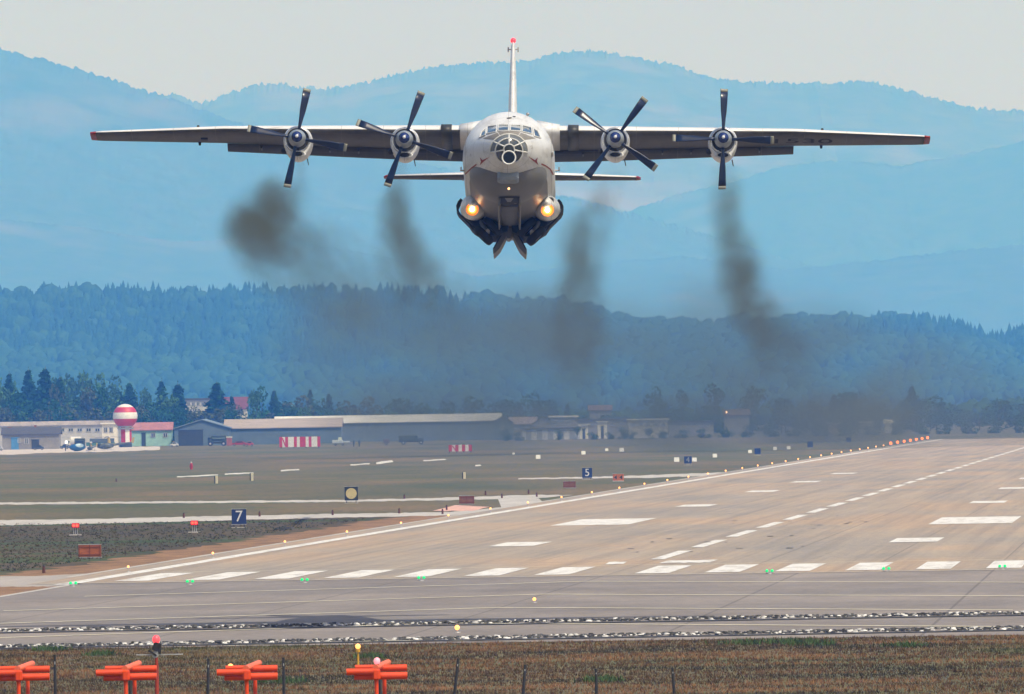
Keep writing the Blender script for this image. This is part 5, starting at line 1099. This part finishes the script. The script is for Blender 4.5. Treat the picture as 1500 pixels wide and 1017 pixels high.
q = gp(281, 685.5); k = q.y / F; t_ = thing('hydrant', 'red hydrant standing alone in the brown meadow', 'hydrant', q); MB().cyl((0, 0, 0), (0, 0, 7.5 * k), 1.9 * k, 2.1 * k, 12).ball((0, 0, 7.5 * k), 2.2 * k, 12, 8).cyl((-3 * k, 0, 5 * k), (3 * k, 0, 5 * k), .7 * k, .7 * k, 8).build('body', mat('hydrant red', (.36, .02, .025), .5), t_, smooth='auto'); MB().cyl((0, 0, 9 * k), (0, 0, 11.5 * k), .9 * k, .8 * k, 8).build('cap', WM_, t_)
src = None
for i, (px, py) in enumerate([(65, 837.5), (270, 756.5), (381, 754.5), (488, 752.5), (585.5, 750), (593, 728.5), (649, 751), (655, 745), (736, 727.5), (787, 725.5), (171, 703.5), (712, 723), (775, 721)]):
    q = gp(px, py); lab = 'small dark marker stub beside the grass track, %s as listed along it' % nth(i)
    lab = 'small dark stub in the %s, %s' % ('brown verge by the taxiway' if py > 800 else 'meadow' if py < 710 else 'grass along the concrete tracks', 'at far left' if i == 0 else 'far left above the tracks' if i == 10 else '%s from left' % nth(sorted([270, 381, 488, 585.5, 593, 649, 655, 736, 787, 712, 775]).index(px)))
    if src is None:
        src = thing('marker_stub', lab, 'marker', q, 0, 'dark stubs by the tracks'); MB().cyl((0, 0, 0), (0, 0, .42), .11, .09, 10).build('stub', mat('stub rust', (.1, .035, .025), .8), src); MB().cyl((0, 0, .42), (0, 0, .5), .08, .06, 10).build('cap', STK, src)
    else: twin(src, q, lab)
# red and white striped barriers
def stripes(px0, px1, pyb, hpx, label, pat):
    A = gp(px0, pyb); k = A.y / F; t_ = thing('striped_barrier', label, 'barrier', A); x = 0; n_ = len(pat); wd = (px1 - px0) * k / n_
    r_, w_ = mat('barrier red', (.42, .02, .05), .6, var=.1), mat('barrier white', (.6, .6, .6), .6, var=.1); z1 = hpx * k
    for i, c in enumerate(pat): MB().add([(x, 0, .3), (x + wd, 0, .3), (x + wd, .0, z1), (x, .0, z1), (x, 1.2, .3), (x + wd, 1.2, .3), (x + wd, 1.0, z1), (x, 1.0, z1)], [(0, 1, 2, 3), (7, 6, 5, 4), (3, 2, 6, 7), (0, 3, 7, 4), (1, 5, 6, 2)]).build('red_panel' if c == 'r' else 'white_panel', r_ if c == 'r' else w_, t_); x += wd
    for f_ in (.04, .35, .65, .96): MB().cyl(((px1 - px0) * k * f_, .5, 0), ((px1 - px0) * k * f_, .5, .5), .12, .12, 8).build('leg', STK, t_)
    b_ = MB(); h2 = z1 * .9                            # slanting braces give the letter-like gaps
    b_.add([(wd * .9, -.06, h2), (wd * 1.3, -.06, h2), (wd * 2.3, -.06, .5), (wd * 1.9, -.06, .5)], [(0, 3, 2, 1)]); b_.build('slanting_board', r_, t_)
stripes(410, 470, 654.5, 16.5, 'long red and white striped barrier in front of the blue hangar wing', 'rwrwwrwrrwrwwr'); stripes(658, 692, 661, 11.5, 'short red and white striped barrier in the hazy grass', 'rwrwrwr')
# radar ball tower
q = gp(184, 648); Yd = 3450; q = P(184, 600, Yd); q.z = 0; k = Yd / F; t_ = thing('radome_tower', 'red and white striped radar ball on a striped tower', 'radar tower', q); zc = P(184, 607.5, Yd).z; rb = 18 * k
for a0, a1, c in ((-90, -52, 'w'), (-52, -12, 'r'), (-12, 18, 'w'), (18, 48, 'r'), (48, 90, 'w')):
    if a0 == -90: a0 = -75
    MB().ball((0, 0, zc), rb, 32, 6, a0, a1).build('ball_band', mat('ball red', (.45, .02, .045), .5, var=.1) if c == 'r' else mat('ball white', (.68, .68, .68), .5, var=.06), t_, smooth='auto')
MB().cyl((0, 0, zc - rb * 1.06), (0, 0, zc - rb * .92), rb * .62, rb * .72, 24).build('collar', mat('collar grey', (.35, .38, .4), .6), t_)
for i in range(8):
    a = 2 * math.pi * (i + .5) / 8; r_ = rb * .45; b_ = MB().box((r_ * math.cos(a), r_ * math.sin(a), (zc - rb + 1) / 2 + .6), (r_ * .8, .12, zc - rb), rot=Matrix.Rotation(a + math.pi / 2, 3, 'Z')); b_.build('tower_panel', mat('ball red', (1, 1, 1)) if i % 2 else mat('ball white', (1, 1, 1)), t_)
MB().cyl((0, 0, 0), (0, 0, 1.5), rb * .52, rb * .5, 20).build('plinth', D_dark, t_)
# vehicles
def vehicle(name, label, cat, px, Y, lpx, parts, rz=0):
    k = Y / F; q = P(px, 640, Y); t_ = thing(name, label, cat, (q.x, Y, 0), rz); u = lpx * k
    for nm, boxes, m_ in parts:
        b_ = MB()
        for c, d in boxes: b_.box((c[0] * u, c[1], c[2]), (d[0] * u, d[1], d[2]), bev=min(.12, d[2] * .2))
        b_.build(nm, m_, t_, smooth='auto')
    return t_, u
OLV, TR = mat('olive paint', (.045, .06, .05), .6, var=.15), mat('tyre', (.02, .02, .02), .8)
def wheels(t_, u, xs_, r=.5, wdt=2.2):
    for x in xs_:
        for y in (-wdt / 2, wdt / 2): w_ = MB().cyl((x * u, y - .15, r), (x * u, y + .15, r), r, r, 14).build('wheel', TR, t_); MB().cyl((x * u, y - .17, r), (x * u, y + .17, r), r * .45, r * .45, 10).build('rim', GALV, w_)
t_, u = vehicle('army_truck', 'dark green box truck parked before the blue hangar wing', 'truck', 318.5, 3420, 27, [('body', [((.1, 0, 2.3), (.78, 2.4, 1.9))], OLV), ('cab', [((-.4, 0, 1.9), (.2, 2.3, 1.8))], OLV), ('chassis', [((0, 0, 1.0), (1.0, 1.6, .35))], SK), ('side_panel', [((.1, -1.25, 2.6), (.7, .06, .7))], mat('grey green panel', (.16, .22, .2), .5)), ('cab_window', [((-.42, -1.18, 2.3), (.12, .06, .6))], GLASS)]); wheels(t_, u, (-.36, .36), .75)
t_, u = vehicle('container', 'reddish brown container with white lid right of the box truck', 'container', 336.5, 3410, 8, [('body', [((0, 0, 1.3), (1, 2, 2.4))], mat('container red', (.3, .1, .09), .6)), ('lid', [((0, 0, 2.7), (1.15, 2.2, .35))], WM_)])
def car(px, Y, lpx, label, col, name='parked_car'):
    m_ = mat('car paint %s' % (col,), col, .3, var=.05); k = Y / F; q = P(px, 640, Y); t_ = thing(name, label, 'car', (q.x, Y, 0)); u = lpx * k
    MB().loft([[Vector((x * u, y, z)) for x, z in ((-.5, .35), (-.5, .85), (-.28, .95), (-.15, 1.42), (.2, 1.45), (.36, 1.0), (.5, .9), (.5, .35))] for y in (-.85, .85)]).build('body', m_, t_)
    MB().loft([[Vector((x * u, y, z)) for x, z in ((-.24, .98), (-.13, 1.36), (.18, 1.38), (.3, 1.0))] for y in (-.88, .88)]).build('window', GLASS, t_); wheels(t_, u, (-.32, .32), .33, 1.7); return t_
car(351, 3400, 22, 'dark red hatchback parked right of the container', (.3, .02, .04)); car(366, 3330, 12, 'small red car in front of the hangar wing, rightmost', (.38, .04, .04)); car(57, 3300, 16, 'dark car parked in front of the low grey house', (.03, .04, .06)); car(-2, 3290, 14, 'pale car cut off at the far left edge', (.4, .42, .45)); car(95, 3360, 12, 'dark blue car between house and white tanker', (.03, .06, .12)); car(256, 3400, 12, 'white car in front of the mint green hut', (.6, .6, .6))
t_, u = vehicle('tanker_truck', 'white tank truck parked left of the striped radar ball', 'truck', 109, 3440, 21, [('cab', [((-.38, 0, 1.6), (.24, 2.3, 2.0))], WM_), ('chassis', [((0, 0, .85), (1.0, 1.6, .3))], SK), ('cab_window', [((-.38, -1.17, 2.0), (.16, .06, .6))], GLASS)]); MB().cyl((-.22 * u, 0, 2.3), (.5 * u, 0, 2.3), 1.25, 1.25, 20).build('tank', WM_, t_, smooth='auto'); wheels(t_, u, (-.38, .3, .42), .5)
t_, u = vehicle('army_truck', 'dark truck with front towards the viewer, left of the helicopter', 'truck', 117.5, 3330, 16, [('body', [((0, 1, 2.1), (.95, 4, 2.3))], OLV), ('cab', [((0, -1.6, 1.7), (.85, 1.6, 1.7))], mat('cab dark blue', (.03, .05, .08), .5)), ('windscreen', [((0, -2.42, 2.1), (.7, .06, .55))], GLASS), ('bumper', [((0, -2.5, .8), (.85, .2, .3))], GALV)]); wheels(t_, u, (-.35, .35), .55, 3.2)
t_, u = vehicle('netted_trailer', 'long low green trailer under tarpaulin beside the tower', 'trailer', 148, 3450, 42, [('bed', [((0, 0, 1.1), (1, 2.4, 1.0))], mat('trailer green', (.05, .14, .12), .6)), ('tarpaulin', [((.05, 0, 2.2), (.85, 2.5, 1.3))], mat('tarpaulin', (.07, .09, .1), .8)), ('crate', [((.12, -1.3, .8), (.2, .2, .7))], mat('blue crate', (.03, .16, .42), .6))]); wheels(t_, u, (-.35, .3, .4), .45)
t_, u = vehicle('army_truck', 'dark truck seen through smoke, slanting bonnet, right of the long barrier', 'truck', 603, 3250, 38, [('body', [((-.12, 0, 1.9), (.7, 2.4, 1.7))], OLV), ('bonnet', [((.36, 0, 1.4), (.26, 2.1, 1.1))], OLV), ('chassis', [((0, 0, .95), (.98, 1.5, .3))], SK), ('cab_window', [((.2, -1.18, 2.3), (.1, .06, .5))], GLASS)]); wheels(t_, u, (-.3, .38), .6)
t_, u = vehicle('cart', 'small dark cart in hazy grass left of the slanting truck', 'cart', 567, 3250, 9, [('body', [((0, 0, 1.2), (1, 1.5, 1.2))], mat('cart grey', (.12, .1, .12), .7)), ('tow_bar', [((-.6, 0, .6), (.5, .1, .1))], SK)]); wheels(t_, u, (0,), .4, 1.6)
t_, u = vehicle('parked_van', 'pale glider trailer right of the long striped barrier', 'trailer', 500, 3250, 26, [('body', [((-.2, 0, 1.2), (.6, 1.8, 1.0))], mat('pale blue grey', (.38, .43, .48), .5)), ('canopy', [((-.05, 0, 2.0), (.2, 1.4, .9))], mat('pale green cover', (.5, .55, .42), .6)), ('tail', [((.3, 0, 1.1), (.4, 1.0, .5))], mat('pale blue grey', (1, 1, 1)))]); wheels(t_, u, (-.3, .1), .35, 1.5)
# helicopters
def helicopter(px, pyb, Y, label, tail=True, s=1.0, body=(.05, .06, .05)):
    k = Y / F; q = P(px, pyb, Y); t_ = thing('helicopter', label, 'helicopter', (q.x, Y, 0)); bm_ = mat('camouflage %s' % (body,), body, .5, col2=tuple(min(1, c * 2 + .05) for c in body), scale=(.5, .5, .5)); yl_ = mat('ochre paint', (.35, .27, .08), .6, var=.1)
    MB().ball((-1.5 * s, 0, 1.7 * s), (3.4 * s, 1.3 * s, 1.3 * s), 20, 12).box((1 * s, 0, 2.3 * s), (3 * s, 1.8 * s, 1.0 * s), bev=.2).build('fuselage', bm_, t_, smooth='auto'); MB().ball((-3.4 * s, 0, 1.9 * s), (1.5 * s, 1.1 * s, .95 * s), 14, 10).build('canopy', GLASS, t_, smooth=True)
    MB().cyl((1.5 * s, 0, 2.1 * s), (9.3 * s, 0, 3.0 * s), .55 * s, .2 * s, 12).build('tail_boom', bm_, t_, smooth='auto')
    MB().add([(8.6 * s, -.1, 2.7 * s), (10.0 * s, -.1, 2.7 * s), (10.4 * s, -.1, 5.0 * s), (9.7 * s, -.1, 5.0 * s), (8.6 * s, .1, 2.7 * s), (10.0 * s, .1, 2.7 * s), (10.4 * s, .1, 5.0 * s), (9.7 * s, .1, 5.0 * s)], [(0, 1, 2, 3), (7, 6, 5, 4), (0, 4, 5, 1), (1, 5, 6, 2), (2, 6, 7, 3), (3, 7, 4, 0)]).build('tail_fin', yl_, t_)
    MB().cyl((.2 * s, 0, 2.6 * s), (0, 0, 5.2 * s), .7 * s, .45 * s, 12).build('rotor_mast', yl_, t_, smooth='auto'); hb = MB().ball((0, 0, 5.3 * s), (.5, .5, .25), 10, 6).build('rotor_hub', WM_, t_)
    for a in (20, 140, 260): MB().add([Vector((math.cos(R(a)) * r_ - math.sin(R(a)) * w_, math.sin(R(a)) * r_ + math.cos(R(a)) * w_, 5.35 * s - (r_ / 6) ** 2 * .4 + h_)) for h_ in (0, .07) for r_, w_ in ((.3, -.2), (7 * s, -.2), (7 * s, .2), (.3, .2))], [(3, 2, 1, 0), (4, 5, 6, 7), (0, 1, 5, 4), (1, 2, 6, 5), (2, 3, 7, 6), (3, 0, 4, 7)]).build('rotor_blade', SK, hb)
    for y in (-1, 1): b_ = MB().cyl((-3 * s, y, .12), (2 * s, y, .12), .08, .08, 8); [b_.cyl((x * s, y, .12), (x * s, y * .6, 1.0), .06, .06, 6) for x in (-2, 1)]; b_.build('skid', GALV, t_)
    return t_
helicopter(160, 655, 3180, 'camouflaged helicopter with ochre rotor mast and tail fin, tail to the right', s=.72)
t_ = helicopter(134, 657, 3120, 'dark helicopter seen head-on between blue cockpit pod and camouflaged helicopter', s=.45, body=(.03, .04, .06)); t_.rotation_euler = (0, 0, R(70))
q = P(114, 658, 3120); t_ = thing('glider_pod', 'blue and white egg-shaped cockpit pod on the grass left of the helicopters', 'glider', (q.x, 3120, 0)); MB().ball((0, 0, 1.1), (2.3, 1.3, 1.0), 18, 12).build('pod', mat('pod blue', (.02, .1, .25), .3), t_, smooth=True); MB().ball((.5, -.3, 1.45), (1.4, 1.1, .75), 16, 10).build('canopy', mat('pod pale', (.45, .6, .7), .2), t_, smooth=True); MB().cyl((-1, 0, 0), (1, 0, .3), .15, .15, 8).build('skid', STK, t_)
# people standing in the far grass (a few pixels tall)
def person(px, Y, h, label, top, legs_):
    q = P(px, 650, Y); t_ = thing('person', label, 'person', (q.x, Y, 0)); s = h / 1.78
    rings = []
    for z, rx, ry in ((.0, .09, .11), (.08, .1, .13), (.45, .12, .12), (.85, .17, .13), (.98, .18, .14), (1.15, .16, .12), (1.38, .21, .13), (1.47, .15, .1), (1.52, .06, .06), (1.58, .07, .08), (1.68, .085, .1), (1.76, .06, .07), (1.79, .02, .02)):
        rings.append([Vector((rx * s * math.cos(2 * math.pi * i / 12), ry * s * math.sin(2 * math.pi * i / 12), z * s)) for i in range(12)])
    b_ = MB().loft(rings)
    for sd in (-1, 1): b_.tube([Vector((sd * .2, 0, 1.42)) * s, Vector((sd * .27, 0, 1.12)) * s, Vector((sd * .25, -.08, .85)) * s], .045 * s, 8)
    b_.build('body', mat('cloth %s' % (top,), top, .8), t_, smooth=True); MB().loft([[v * 1.06 for v in r_] for r_ in rings[:5]]).build('trousers', mat('cloth %s' % (legs_,), legs_, .8), t_, smooth=True)
for px, top, leg, lab in ((96.5, (.03, .03, .04), (.03, .03, .04), 'person in dark clothes standing alone left of the blue pod'), (519, (.03, .06, .09), (.03, .04, .06), 'person in dark clothes, left of a pair by the pale trailer'), (527, (.03, .06, .09), (.03, .04, .06), 'person in dark clothes, right of a pair by the pale trailer')):
    person(px, 3150, 2.0 if px > 100 else 1.9, lab, top, leg)
# lamps on poles among the trees
lamp_post(98, 645.5, 3300, 'white round lamp beside the low grey house', m_=GALV, lm=emit('far lamp', (.9, .95, 1), 1.5), r=.45, w_=.08)
lamp_post(349.5, 582.5, 3960, 'tall lamp with white globe before the maroon roof', m_=WM_, lm=emit('far lamp', (1, 1, 1)), r=.9, w_=.15) if False else None
lamp_post(1065, 601.5, 3800, 'tiny glowing lamp between dark trees in the smoke', m_=STK, lm=emit('village lamp', (1, .6, .35), 6), r=.35, w_=.08)
